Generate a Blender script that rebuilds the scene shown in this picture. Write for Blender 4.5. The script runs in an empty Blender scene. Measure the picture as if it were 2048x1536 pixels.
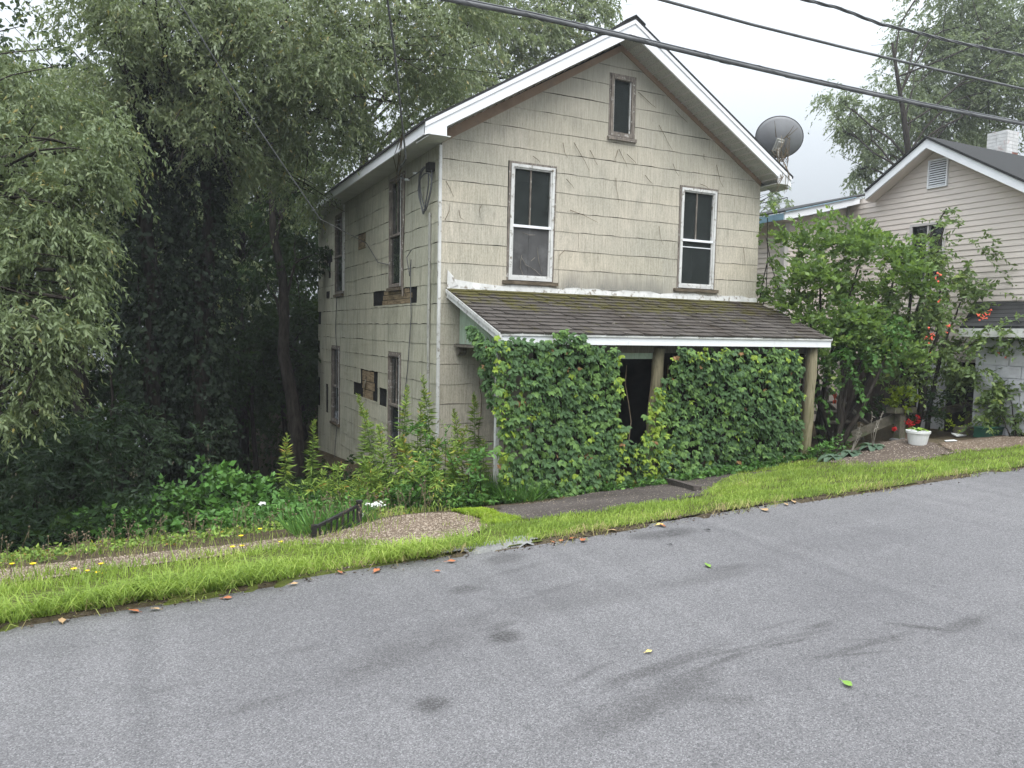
import bpy, math, random
import numpy as np
from mathutils import Vector, Matrix
random.seed(7); rng = np.random.default_rng(7)
S = bpy.context.scene
COL = S.collection

# ---------------------------------------------------------------- camera
F = 1479.0; CX = 1024.0; CY = 768.0            # focal length and centre in pixels of the 2048 wide photograph
u_ = np.array([3014., -48., F]); u_ /= np.linalg.norm(u_)
v_ = np.array([-728., -118., F]); v_ -= u_ * (u_ @ v_); v_ /= np.linalg.norm(v_)
w_ = np.cross(v_, u_); w_ = -w_ if w_[1] > 0 else w_
R = np.array([u_, v_, w_])                     # camera axes -> world (X along the street, Y away, Z up; eye at origin)
cd = bpy.data.cameras.new('camera'); cam = bpy.data.objects.new('camera', cd); COL.objects.link(cam)
cd.sensor_width = 36.0; cd.lens = 36.0 * F / 2048.0; cd.clip_start = 0.05; cd.clip_end = 400
r_, up_, bk_ = R @ np.array([1., 0, 0]), R @ np.array([0, -1., 0]), R @ np.array([0, 0, -1.])
cam.matrix_world = Matrix(((r_[0], up_[0], bk_[0], 0), (r_[1], up_[1], bk_[1], 0), (r_[2], up_[2], bk_[2], 0), (0, 0, 0, 1)))
S.camera = cam

# ---------------------------------------------------------------- sky, sun, exposure
SUN_EL, SUN_AZ = math.radians(62), math.radians(195)
W = bpy.data.worlds.new('World'); S.world = W; W.use_nodes = True
nt = W.node_tree; nt.nodes.clear()
def wn(t, **k):
    n = nt.nodes.new(t)
    for a, b in k.items(): setattr(n, a, b)
    return n
sky = wn('ShaderNodeTexSky', sky_type='NISHITA', sun_disc=False, sun_elevation=SUN_EL, sun_rotation=SUN_AZ, dust_density=6.0, air_density=1.5)
tc = wn('ShaderNodeTexCoord'); sp = wn('ShaderNodeSeparateXYZ')
nt.links.new(tc.outputs['Generated'], sp.inputs[0])
mx = wn('ShaderNodeMath', operation='MAXIMUM'); mx.inputs[1].default_value = 0.0
nt.links.new(sp.outputs[2], mx.inputs[0])
ramp = wn('ShaderNodeMapRange'); ramp.inputs[1].default_value = 0; ramp.inputs[2].default_value = 1   # overcast law: brightest overhead
ramp.inputs[3].default_value = 2.1; ramp.inputs[4].default_value = 18.0
pw = wn('ShaderNodeMath', operation='POWER'); pw.inputs[1].default_value = 1.4; nt.links.new(mx.outputs[0], pw.inputs[0]); nt.links.new(pw.outputs[0], ramp.inputs[0])
oc = wn('ShaderNodeVectorMath', operation='SCALE'); oc.inputs[0].default_value = (0.925, 1.0, 1.08)
nt.links.new(ramp.outputs[0], oc.inputs['Scale'])
mixw = wn('ShaderNodeMix', data_type='RGBA'); mixw.inputs['Factor'].default_value = 0.965
nt.links.new(sky.outputs[0], mixw.inputs['A']); nt.links.new(oc.outputs[0], mixw.inputs['B'])
bg = wn('ShaderNodeBackground'); bg.inputs['Strength'].default_value = 0.1
nt.links.new(mixw.outputs['Result'], bg.inputs['Color'])
wo = wn('ShaderNodeOutputWorld'); nt.links.new(bg.outputs[0], wo.inputs['Surface'])
sd = bpy.data.lights.new('sun', 'SUN'); so = bpy.data.objects.new('sun', sd); COL.objects.link(so)
sd.energy = 1.5; sd.angle = math.radians(50); sd.color = (1.0, 0.965, 0.91)
so.rotation_euler = (math.pi/2 - SUN_EL, 0, math.pi - SUN_AZ)
S.view_settings.view_transform = 'Standard'; S.view_settings.look = 'None'
S.view_settings.exposure = 1.13; S.view_settings.gamma = 1.0; S.view_settings.use_curve_mapping = False
S.render.engine = 'CYCLES'
cy = S.cycles
cy.max_bounces = 7; cy.diffuse_bounces = 3; cy.glossy_bounces = 2; cy.transmission_bounces = 4; cy.transparent_max_bounces = 6; cy.volume_bounces = 0
cy.caustics_reflective = False; cy.caustics_refractive = False; cy.use_denoising = True
HAZE_DENSITY = 0.0013

# ---------------------------------------------------------------- geometry helpers
def ray(x, y): return R @ np.array([x - CX, y - CY, F])
def onX(x, y, X): d = ray(x, y); return d * X / d[0]
def onY(x, y, Y): d = ray(x, y); return d * Y / d[1]
def atd(x, y, d): return ray(x, y) / F * d
def proj(P):
    q = np.atleast_2d(P) @ R
    return CX + F * q[:, 0] / q[:, 2], CY + F * q[:, 1] / q[:, 2]
def inpoly(px, py, poly):
    px = np.asarray(px); py = np.asarray(py); c = np.zeros(px.shape, bool); n = len(poly)
    for i in range(n):
        x0, y0 = poly[i]; x1, y1 = poly[(i + 1) % n]
        if y0 == y1: continue
        c ^= ((y0 > py) != (y1 > py)) & (px < (x1 - x0) * (py - y0) / (y1 - y0) + x0)
    return c
def noise2(x, y, s, seed=0):
    """smooth pseudo noise, -1..1"""
    a = np.sin(x * s * 1.0 + seed * 1.7 + 1.3 * np.sin(y * s * .83 + seed)) * np.cos(y * s * 1.11 - seed * .9 + 1.1 * np.sin(x * s * .71))
    return .65 * a + .35 * np.sin(x * s * 2.3 + seed * 3.1) * np.sin(y * s * 2.07 + seed * 2.3)

EDGE = 4.80
def zr(x): return -1.65 + 0.03 * np.clip(x, -45, 60)
_sx = np.array([-40., -20, 0, 4, 6.4, 9.4, 12, 15, 30]); _ss = np.array([.15, .16, .165, .178, .187, .156, .12, .11, .10])
edge_n = lambda x: EDGE + .06 * noise2(x, x * .3, 2.2, 5) + .035 * noise2(x, x * .7, 7.0, 2) + .02 * noise2(x, x * .2, 19.0, 3)
def gz(x, y):
    x = np.asarray(x, float); y = np.asarray(y, float)
    d = np.clip(y - EDGE, 0, None); s = np.interp(x, _sx, _ss)
    z = zr(x) - s * np.minimum(d, 3.7)
    left = np.clip((4.2 - x) / 1.5, 0, 1)
    z = z - left * .19 * np.clip(y - 8.0, 0, 22) - (1 - left) * .035 * np.clip(y - 8.5, 0, 22)
    z = z - .06 * np.clip(-3 - x, 0, 20) * np.clip((y - 7) / 3, 0, 1)
    z = z + .10 * np.exp(-(((x - 2.2) / 1.0) ** 2 + ((y - 7.0) / .6) ** 2)) + .17 * np.exp(-(((x - 10.3) / 1.0) ** 2 + ((y - 7.35) / .65) ** 2))
    z = z + .015 * noise2(x, y, 1.9) * np.clip(d * 2, 0, 1) + .06 * noise2(x, y, .7, 3) * np.clip((y - 8) / 2, 0, 1) * left
    return np.where(y <= edge_n(x) - .02, zr(x) - .02, z + .012)
def ground_at(px, py):
    d = ray(px, py); d = d / np.linalg.norm(d); t = np.linspace(2, 45, 4301); P = d[None] * t[:, None]
    k = np.argmax(P[:, 2] < np.maximum(gz(P[:, 0], P[:, 1]), np.where(P[:, 1] < EDGE, zr(P[:, 0]), -99)))
    return P[k]

ORG = {}
def thing(name, label, cat, loc=(0, 0, 0), group=None):
    o = bpy.data.objects.new(name, None); COL.objects.link(o); o.location = loc; o.empty_display_size = .2
    o['label'] = label; o['category'] = cat
    if group: o['group'] = group
    ORG[o.name] = np.array(loc, float); return o
def tag(o, label=None, cat=None, group=None, kind=None):
    for k, v in (('label', label), ('category', cat), ('group', group), ('kind', kind)):
        if v: o[k] = v
    return o
def link(name, me, parent=None, org=None):
    o = bpy.data.objects.new(name, me); COL.objects.link(o)
    if parent is not None:
        o.parent = parent; ORG[o.name] = ORG[parent.name]
    else:
        o.location = org if org is not None else (0, 0, 0); ORG[o.name] = np.array(o.location, float)
    return o
def npmesh(name, V, Fc, mat, parent=None, org=None, tint=None, smooth=False, kind=None):
    """V (n,3) world, Fc (m,k) uniform polygons"""
    V = np.asarray(V, np.float32); Fc = np.asarray(Fc, np.int32)
    o0 = ORG[parent.name] if parent is not None else (np.zeros(3) if org is None else np.array(org, float))
    me = bpy.data.meshes.new(name); m, k = Fc.shape
    me.vertices.add(len(V)); me.vertices.foreach_set('co', (V - o0.astype(np.float32)).ravel())
    me.loops.add(m * k); me.loops.foreach_set('vertex_index', Fc.ravel())
    me.polygons.add(m); me.polygons.foreach_set('loop_start', np.arange(0, m * k, k, dtype=np.int32)); me.polygons.foreach_set('loop_total', np.full(m, k, np.int32))
    if tint is not None:
        a = me.attributes.new('tint', 'FLOAT', 'FACE'); a.data.foreach_set('value', np.asarray(tint, np.float32))
    me.update(calc_edges=True)
    if smooth: me.polygons.foreach_set('use_smooth', np.ones(m, bool))
    me.materials.append(mat)
    o = link(name, me, parent, None if parent is not None else o0)
    if kind: o['kind'] = kind
    return o

class MB:
    def __init__(s): s.v = []; s.f = []
    def add(s, vs, fs):
        b = len(s.v); s.v += [tuple(map(float, p)) for p in vs]; s.f += [tuple(b + i for i in f) for f in fs]; return s
    def box(s, c, size, M=None):
        h = np.array(size, float) / 2
        P = [np.array(q) * h for q in ((-1,-1,-1),(1,-1,-1),(1,1,-1),(-1,1,-1),(-1,-1,1),(1,-1,1),(1,1,1),(-1,1,1))]
        if M is not None: P = [np.asarray(M) @ p for p in P]
        return s.add([p + np.array(c, float) for p in P], [(0,3,2,1),(4,5,6,7),(0,1,5,4),(1,2,6,5),(2,3,7,6),(3,0,4,7)])
    def bb(s, lo, hi): return s.box((np.array(lo, float) + np.array(hi, float)) / 2, np.array(hi, float) - np.array(lo, float))
    def beam(s, p0, p1, w, h, up=(0, 0, 1)):
        p0 = np.array(p0, float); p1 = np.array(p1, float); d = p1 - p0; L = np.linalg.norm(d); d /= L
        a = np.cross(d, up); a /= np.linalg.norm(a); b = np.cross(a, d)
        return s.box((p0 + p1) / 2, (L, w, h), np.array([d, a, b]).T)
    def prism(s, poly, off):
        poly = [np.array(p, float) for p in poly]; off = np.array(off, float); n = len(poly)
        return s.add(poly + [p + off for p in poly], [tuple(range(n))[::-1], tuple(range(n, 2 * n))] + [(i, (i + 1) % n, n + (i + 1) % n, n + i) for i in range(n)])
    def tube(s, pts, rad, n=6, cap=True):
        pts = [np.array(p, float) for p in pts]; m = len(pts)
        if np.isscalar(rad): rad = [rad] * m
        vs = []; fs = []; ref = None
        for i in range(m):
            d = pts[min(i + 1, m - 1)] - pts[max(i - 1, 0)]; d = d / (np.linalg.norm(d) + 1e-9)
            if ref is None: ref = np.array([0, 0, 1.]) if abs(d[2]) < .9 else np.array([1., 0, 0])
            a = np.cross(d, ref); a /= np.linalg.norm(a); b = np.cross(d, a); ref = np.cross(a, d) if True else ref
            for k in range(n):
                t = 2 * math.pi * k / n; vs.append(pts[i] + rad[i] * (math.cos(t) * a + math.sin(t) * b))
        for i in range(m - 1):
            for k in range(n): fs.append((i * n + k, i * n + (k + 1) % n, (i + 1) * n + (k + 1) % n, (i + 1) * n + k))
        if cap: fs += [tuple(range(n))[::-1], tuple(range((m - 1) * n, m * n))]
        return s.add(vs, fs)
    def lathe(s, c, prof, n=16):
        vs = []; fs = []; m = len(prof)
        for r, z in prof:
            for k in range(n):
                t = 2 * math.pi * k / n; vs.append((c[0] + r * math.cos(t), c[1] + r * math.sin(t), c[2] + z))
        for i in range(m - 1):
            for k in range(n): fs.append((i * n + k, i * n + (k + 1) % n, (i + 1) * n + (k + 1) % n, (i + 1) * n + k))
        return s.add(vs, fs)
    def build(s, name, mat, parent=None, org=None, smooth=False, bevel=0):
        o0 = ORG[parent.name] if parent is not None else np.array(org if org is not None else (0, 0, 0), float)
        me = bpy.data.meshes.new(name); me.from_pydata([tuple(np.array(p) - o0) for p in s.v], [], s.f); me.update()
        if smooth: me.polygons.foreach_set('use_smooth', np.ones(len(me.polygons), bool))
        me.materials.append(mat)
        o = link(name, me, parent, None if parent is not None else o0)
        if bevel:
            b = o.modifiers.new('bevel', 'BEVEL'); b.width = bevel; b.segments = 1; b.limit_method = 'ANGLE'
        return o

# ---------------------------------------------------------------- materials
class NB:
    def __init__(s, name):
        s.m = bpy.data.materials.new(name); s.m.use_nodes = True; s.t = s.m.node_tree; s.t.nodes.clear()
        s.out = s.n('ShaderNodeOutputMaterial'); s.tc = None
    def n(s, t, **k):
        x = s.t.nodes.new(t)
        for a, b in k.items(): setattr(x, a, b)
        return x
    def put(s, sock, v):
        if isinstance(v, bpy.types.NodeSocket): s.t.links.new(v, sock)
        elif isinstance(v, tuple) and len(v) == 3 and sock.type == 'RGBA': sock.default_value = (*v, 1)
        else: sock.default_value = v
    def co(s, kind='Object', scale=(1, 1, 1)):
        s.tc = s.tc or s.n('ShaderNodeTexCoord')
        if kind == 'World':
            g = s.n('ShaderNodeNewGeometry'); src = g.outputs['Position']
        else: src = s.tc.outputs[kind]
        mp = s.n('ShaderNodeMapping'); mp.inputs['Scale'].default_value = scale; s.t.links.new(src, mp.inputs[0]); return mp.outputs[0]
    def noise(s, vec, scale, detail=4, rough=.55, dist=0):
        x = s.n('ShaderNodeTexNoise'); s.put(x.inputs['Vector'], vec); x.inputs['Scale'].default_value = scale; x.inputs['Detail'].default_value = detail
        x.inputs['Roughness'].default_value = rough; x.inputs['Distortion'].default_value = dist; return x.outputs['Fac']
    def vor(s, vec, scale, out='Color', feature='F1'):
        x = s.n('ShaderNodeTexVoronoi', feature=feature); s.put(x.inputs['Vector'], vec); x.inputs['Scale'].default_value = scale; return x.outputs[out]
    def mr(s, v, a, b, c=0., d=1.):
        x = s.n('ShaderNodeMapRange'); s.put(x.inputs[0], v)
        for i, q in enumerate((a, b, c, d)): x.inputs[i + 1].default_value = q
        return x.outputs[0]
    def mth(s, op, a, b=0.):
        x = s.n('ShaderNodeMath', operation=op); s.put(x.inputs[0], a); s.put(x.inputs[1], b); return x.outputs[0]
    def mix(s, f, a, b, mode='MIX'):
        x = s.n('ShaderNodeMix', data_type='RGBA', blend_type=mode); s.put(x.inputs['Factor'], f); s.put(x.inputs['A'], a); s.put(x.inputs['B'], b); return x.outputs['Result']
    def ramp(s, f, stops):
        x = s.n('ShaderNodeValToRGB'); s.put(x.inputs[0], f); e = x.color_ramp.elements
        while len(e) < len(stops): e.new(.5)
        for i, (p, c) in enumerate(stops): e[i].position = p; e[i].color = (*c, 1)
        return x.outputs[0]
    def rnd(s): return s.n('ShaderNodeObjectInfo').outputs['Random']
    def xyz(s, vec):
        x = s.n('ShaderNodeSeparateXYZ'); s.put(x.inputs[0], vec); return x.outputs
    def bump(s, h, strength=.4, dist=.01):
        x = s.n('ShaderNodeBump'); s.put(x.inputs['Height'], h); x.inputs['Strength'].default_value = strength; x.inputs['Distance'].default_value = dist; return x.outputs[0]
    def pbr(s, col, rough=.8, spec=.3, normal=None, metal=0):
        p = s.n('ShaderNodeBsdfPrincipled'); s.put(p.inputs['Base Color'], col); s.put(p.inputs['Roughness'], rough)
        p.inputs['Specular IOR Level'].default_value = spec; p.inputs['Metallic'].default_value = metal
        if normal is not None: s.put(p.inputs['Normal'], normal)
        s.t.links.new(p.outputs[0], s.out.inputs[0]); s.p = p; return s.m

def leafmat(name, stops, rough=.5, spec=.35, trans=.25, tcol=None):
    b = NB(name); a = b.n('ShaderNodeAttribute', attribute_name='tint'); c = b.ramp(a.outputs['Fac'], stops)
    m = b.pbr(c, rough, spec); t = b.n('ShaderNodeBsdfTranslucent')
    c2 = b.mix(.6, c, tcol or (.10, .16, .02)); b.put(t.inputs[0], c2)
    x = b.n('ShaderNodeMixShader'); x.inputs[0].default_value = trans
    b.t.links.new(b.p.outputs[0], x.inputs[1]); b.t.links.new(t.outputs[0], x.inputs[2]); b.t.links.new(x.outputs[0], b.out.inputs[0]); return m
def plain(name, col, rough=.7, spec=.3, var=.12, scale=6, stretch=(1, 1, 1), dirt=None, metal=0, bump=0):
    b = NB(name); v = b.co('World', stretch); f = b.noise(v, scale, 5); d = tuple(c * (1 - var * 2) for c in col); l = tuple(min(1, c * (1 + var)) for c in col)
    c = b.ramp(f, [(.25, d), (.7, l)])
    if dirt: c = b.mix(b.mr(b.noise(b.co('World'), dirt[1], 6, .65), dirt[2], dirt[3]), c, dirt[0])
    return b.pbr(c, rough, spec, b.bump(f, bump, .01) if bump else None, metal)

def mat_siding(name, c0, c1, stain=False, side=False):
    b = NB(name); w = b.co('World')
    big = b.noise(w, .55, 4); c = b.mix(b.mr(big, .38, .64), c0, c1)
    grain = b.noise(b.co('World', (38, 38, 2.2)), 1.6, 4, .65)
    fine = b.noise(b.co('World', (1, 1, .45)), 75, 3, .7)
    g = b.mth('ADD', b.mth('MULTIPLY', grain, .55), b.mth('MULTIPLY', fine, .45))
    c = b.mix(b.mr(g, .36, .66, .0, 1.), b.mix(1, c, (.66, .655, .63), 'MULTIPLY'), b.mix(1, c, (1.16, 1.15, 1.13), 'MULTIPLY'))
    r = b.rnd(); c = b.mix(1, c, b.ramp(r, [(0, (.955, .955, .95)), (.5, (1, 1, 1)), (1, (1.0, .99, .965))]), 'MULTIPLY')
    blot = b.noise(b.co('World', (1, 1, .5)), 2.4, 6, .7); c = b.mix(b.mr(blot, .56, .74, 0, .45), c, (.16, .165, .14))
    spk = b.vor(b.co('World', (1, 1, .35)), 17, 'Distance'); n2 = b.noise(w, 3.1, 2)
    c = b.mix(b.mth('MULTIPLY', b.mr(spk, .10, .035), b.mr(n2, .42, .62, 0, .6)), c, (.07, .075, .06))
    zz_ = b.xyz(w)[2]; wz = b.mr(b.mth('ADD', zz_, b.mth('MULTIPLY', b.noise(w, .9, 5), 2.2)), 3.0, 5.2, 0, .62); c = b.mix(b.mth('MULTIPLY', wz, b.mr(fine, .3, .65, .55, 1.)), c, (.235, .232, .195))   # grey weathering of the upper gable
    if side:   # rain streaks and mildew on the shaded side
        stn = b.noise(b.co('World', (7, 7, .55)), 1.3, 5, .7); c = b.mix(b.mr(stn, .50, .72, 0, .6), c, (.15, .15, .12)); mld = b.noise(b.co('World', (1, 1, .7)), 1.5, 6, .72); c = b.mix(b.mr(mld, .52, .70, 0, .5), c, (.20, .205, .15))
    if stain:   # rain splash grime just above the porch roof
        x, y, z = b.xyz(w); m = b.mr(b.mth('ADD', z, b.mth('MULTIPLY', b.noise(w, 2.2, 5), .5)), 1.22, .90)
        xm = b.mth('MULTIPLY', b.mr(x, 5.55, 5.9), b.mr(x, 8.1, 7.6)); m = b.mth('MULTIPLY', b.mth('MULTIPLY', m, xm), b.mr(z, .55, .6))
        c = b.mix(b.mth('MULTIPLY', m, b.mr(fine, .3, .6, .35, .9)), c, (.115, .12, .12))
    return b.pbr(c, .9, .15, b.bump(g, .35, .006))

M = {}
M['siding_f'] = mat_siding('painted_shingle_siding', (.56, .515, .435), (.45, .43, .365), True)
M['siding_s'] = mat_siding('painted_shingle_siding_side', (.53, .515, .415), (.45, .445, .36), False, True)
def m_white():
    b = NB('white_trim'); w = b.co('World'); n = b.noise(w, 7, 6, .7); m = b.mr(n, .58, .78, 0, .5)
    c = b.mix(m, (.82, .83, .85), (.42, .43, .40)); sp_ = b.vor(w, 22, 'Distance'); c = b.mix(b.mr(sp_, .06, .02, 0, .55), c, (.12, .12, .1))
    return b.pbr(c, .45, .4)
M['white'] = m_white()
M['white_clean'] = plain('white_aluminium', (.80, .81, .83), .4, .4, .04, 3)
M['white_old'] = plain('peeling_white_paint', (.62, .62, .60), .7, .2, .1, 9, (1, 1, .4), ((.20, .17, .13), 14, .55, .68), bump=.3)
M['tar'] = plain('tar_paper', (.022, .022, .022), .9, .1, .3, 5)
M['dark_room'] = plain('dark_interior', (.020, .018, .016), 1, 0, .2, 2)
M['dark_boards'] = plain('shade_dark_boards', (.045, .038, .032), .9, .1, .3, 4, (6, 6, 1))  # near-black brown puts the porch interior's shade into the board colour
M['frieze'] = plain('brown_frieze_paint', (.30, .215, .155), .75, .2, .14, 5, (1, 1, 1), ((.18, .15, .12), 5, .5, .75))
M['plank'] = plain('bare_sheathing_wood', (.26, .20, .125), .9, .1, .28, 12, (1, .3, 3), ((.035, .03, .025), 6, .52, .7))
M['wood_grey'] = plain('grey_weathered_wood', (.17, .155, .13), .9, .1, .3, 9, (6, 6, .6), bump=.4)
M['wood_rail'] = plain('old_railing_wood', (.15, .135, .105), .9, .1, .25, 7, (2, 2, 2), ((.10, .12, .06), 5, .5, .7), bump=.3)
M['window_wood'] = plain('bare_window_wood', (.20, .175, .15), .9, .1, .3, 10, (3, 3, .7), ((.42, .41, .38), 16, .58, .66), bump=.3)
M['sill'] = plain('mossy_sill_wood', (.14, .115, .085), .95, .05, .35, 14, (.5, 1, 3), bump=.5)
def m_log():
    b = NB('barked_post_wood'); w = b.co('World', (9, 9, .9)); n = b.noise(w, 2, 6, .65, 1.2); c = b.ramp(n, [(.3, (.10, .085, .05)), (.5, (.26, .23, .15)), (.75, (.36, .32, .22))])
    z = b.xyz(b.co('World'))[2]; g = b.mth('MULTIPLY', b.mr(b.noise(b.co('World'), 5, 4), .4, .7), b.mr(z, -.4, -1.6)); c = b.mix(b.mth('MULTIPLY', g, .6), c, (.11, .13, .04))
    return b.pbr(c, .9, .1, b.bump(n, .6, .02))
M['log'] = m_log()
M['green_board'] = plain('faded_green_paint', (.36, .45, .35), .8, .2, .14, 9, (5, 5, .5), ((.30, .26, .20), 9, .55, .72), bump=.2)
def m_soffit(name, c, ax):
    b = NB(name); w = b.co('World'); x = b.xyz(w)[ax]; f = b.mth('FRACT', b.mth('MULTIPLY', x, 1 / .10)); g = b.mr(b.mth('ABSOLUTE', b.mth('SUBTRACT', f, .5)), .40, .5)
    c2 = b.mix(b.mr(b.noise(w, 2.5, 4), .4, .75), c, tuple(q * .8 for q in c)); return b.pbr(c2, .5, .3, b.bump(b.mth('MULTIPLY', g, -1), .8, .02))
M['soffit'] = m_soffit('ribbed_soffit', (.60, .605, .57), 1)
def m_perf():
    b = NB('perforated_soffit'); w = b.co('World'); v = b.vor(b.co('World', (1, 1, .8)), 62, 'Distance'); c = b.mix(b.mr(v, .36, .18), (.44, .445, .41), (.11, .11, .10)); return b.pbr(c, .6, .3)
M['perf'] = m_perf()
def m_shingle(name, c0, c1, moss=True):
    b = NB(name); w = b.co('World'); r = b.rnd(); c = b.mix(r, c0, c1); f = b.noise(w, 90, 3, .7); c = b.mix(b.mr(f, .35, .7, 0, .5), c, tuple(q * 1.7 for q in c1))
    if moss:
        z = b.xyz(w)[2]; n = b.noise(w, 2.1, 5, .65); n2 = b.noise(w, 11, 4, .6)
        top = b.mr(z, .12, .62, -.12, .12); m = b.mr(b.mth('ADD', b.mth('ADD', b.mth('MULTIPLY', n, .75), b.mth('MULTIPLY', n2, .45)), top), .56, .69, 0, .88)
        mc = b.mix(n2, (.045, .042, .012), (.105, .095, .022)); c = b.mix(m, c, mc); st = b.noise(b.co('World', (1.3, .5, 1)), 1.2, 3); c = b.mix(b.mr(st, .5, .7, 0, .45), c, (.035, .024, .017))
        return b.pbr(c, .92, .15, b.bump(b.mth('ADD', f, m), .5, .012))
    return b.pbr(c, .9, .15, b.bump(f, .4, .005))
M['shingle'] = m_shingle('asphalt_shingle', (.042, .036, .032), (.082, .073, .066))
M['roof_dark'] = m_shingle('dark_roof_shingle', (.022, .023, .023), (.036, .036, .036), False)
def m_glass():
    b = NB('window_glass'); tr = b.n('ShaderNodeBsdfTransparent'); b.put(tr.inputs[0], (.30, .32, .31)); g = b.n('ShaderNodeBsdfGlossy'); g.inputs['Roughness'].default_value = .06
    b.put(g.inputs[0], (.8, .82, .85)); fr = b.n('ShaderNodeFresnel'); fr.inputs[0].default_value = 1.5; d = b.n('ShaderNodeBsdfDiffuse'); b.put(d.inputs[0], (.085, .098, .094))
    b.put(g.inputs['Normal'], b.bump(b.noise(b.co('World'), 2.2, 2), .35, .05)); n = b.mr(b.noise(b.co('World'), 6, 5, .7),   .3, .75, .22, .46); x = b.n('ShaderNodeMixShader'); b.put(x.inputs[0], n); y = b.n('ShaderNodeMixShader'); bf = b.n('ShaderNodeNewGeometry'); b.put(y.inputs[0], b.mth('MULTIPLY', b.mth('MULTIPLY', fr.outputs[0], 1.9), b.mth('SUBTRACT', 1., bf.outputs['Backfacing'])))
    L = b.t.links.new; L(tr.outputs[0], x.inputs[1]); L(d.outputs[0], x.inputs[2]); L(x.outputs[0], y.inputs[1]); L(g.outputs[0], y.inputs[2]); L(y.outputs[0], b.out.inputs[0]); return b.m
M['glass'] = m_glass()
M['screen'] = plain('insect_screen', (.085, .084, .084), .8, .2, .18, 3, (1, 1, .6), ((.15, .15, .15), 4, .5, .8))
M['block'] = plain('white_painted_block', (.62, .62, .66), .8, .2, .08, 4, (1, 1, 1), ((.40, .40, .42), 3, .5, .8), bump=.2)
M['vinyl'] = plain('greige_vinyl_siding', (.64, .57, .515), .55, .3, .05, 1.5, (1, 1, 3))
M['vinyl_trim'] = plain('vinyl_corner_trim', (.50, .47, .45), .5, .3, .05, 2)
M['blue_metal'] = plain('blue_eave_metal', (.15, .25, .31), .5, .4, .12, 6)
M['chimney'] = plain('whitewashed_brick', (.60, .60, .59), .9, .1, .12, 8, (1, 1, 1), ((.30, .15, .12), 4, .56, .7), bump=.5)
M['brick_red'] = plain('bare_red_brick', (.27, .13, .10), .9, .1, .25, 9)
M['dish'] = plain('grey_dish_metal', (.25, .255, .265), .5, .4, .06, 4)
M['iron'] = plain('black_iron', (.022, .021, .020), .6, .4, .3, 12)
M['cable'] = plain('black_cable', (.12, .123, .125), .6, .3, .2, 5)
M['cable_light'] = plain('grey_cable', (.12, .125, .13), .5, .4, .2, 5)
M['conduit'] = plain('grey_conduit', (.36, .36, .33), .7, .3, .18, 8, (1, 1, .5), ((.10, .09, .07), 8, .56, .68))
M['dry'] = plain('dry_stem', (.16, .125, .085), .9, .1, .3, 12)
M['bark'] = plain('bark', (.035, .03, .025), .95, .1, .4, 7, (3, 3, .7), bump=.8)
M['bark_pale'] = plain('pale_dead_wood', (.22, .20, .17), .95, .1, .3, 9)
M['stem'] = plain('green_stem', (.10, .15, .04), .8, .2, .3, 6)
M['tarp'] = plain('blue_tarp', (.03, .09, .30), .5, .4, .3, 8, (1, 1, .3))
M['pot_white'] = plain('white_plastic', (.70, .71, .70), .5, .4, .06, 7, (1, 1, 1), ((.35, .33, .28), 6, .6, .8))
M['green_plastic'] = plain('dark_green_plastic', (.02, .09, .06), .45, .4, .15, 6)
M['soil'] = plain('potting_soil', (.03, .024, .018), .95, .1, .3, 20)
def flat(name, c, r=.6): return plain(name, c, r, .25, .12, 18)
M['red'] = flat('red_petal', (.62, .03, .03)); M['orange'] = flat('orange_petal', (.70, .12, .07)); M['yellow'] = flat('yellow_petal', (.72, .52, .02)); M['white_petal'] = flat('white_petal', (.75, .77, .72))
M['leaf_orange'] = flat('dead_orange_leaf', (.32, .115, .05)); M['leaf_brown'] = flat('dead_tan_leaf', (.36, .24, .13)); M['leaf_green'] = flat('fallen_green_leaf', (.16, .28, .05)); M['leaf_yellow'] = flat('fallen_yellow_leaf', (.58, .44, .14))

# foliage: each leaf has its own tint
M['canopy'] = leafmat('grey_green_tree_leaf', [(0, (.14, .185, .095)), (.45, (.195, .24, .12)), (.8, (.25, .29, .145)), (.97, (.27, .28, .14)), (1, (.33, .28, .09))], .45, .5, .42, (.26, .33, .10))
M['canopy2'] = leafmat('drooping_tree_leaf', [(0, (.105, .145, .066)), (.45, (.145, .19, .088)), (.8, (.185, .228, .105)), (.97, (.22, .25, .105)), (1, (.30, .26, .08))], .5, .35, .32, (.20, .26, .06))
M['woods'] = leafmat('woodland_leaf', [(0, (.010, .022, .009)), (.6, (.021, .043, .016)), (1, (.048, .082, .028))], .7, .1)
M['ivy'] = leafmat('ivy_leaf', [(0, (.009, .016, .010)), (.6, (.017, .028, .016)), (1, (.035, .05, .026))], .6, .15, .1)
M['far'] = leafmat('far_tree_leaf', [(0, (.14, .18, .10)), (.6, (.21, .26, .145)), (1, (.28, .33, .17))], .5, .4, .42, (.25, .32, .1))
M['shrub'] = leafmat('shrub_leaf', [(0, (.06, .11, .036)), (.5, (.12, .20, .055)), (.85, (.22, .34, .075)), (1, (.32, .43, .09))], .45, .4, .4, (.25, .38, .05))
M['trumpet'] = leafmat('trumpet_vine_leaf', [(0, (.075, .12, .045)), (.5, (.14, .205, .075)), (.85, (.235, .32, .095)), (1, (.34, .41, .11))], .5, .35, .36, (.25, .36, .06))
M['bush'] = leafmat('bright_bush_leaf', [(0, (.05, .115, .03)), (.6, (.09, .21, .042)), (1, (.16, .31, .06))], .5, .3)
M['weed'] = leafmat('goldenrod_leaf', [(0, (.11, .19, .04)), (.5, (.19, .29, .055)), (.74, (.28, .38, .065)), (.86, (.36, .33, .05)), (1, (.42, .24, .07))], .6, .25)
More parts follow.
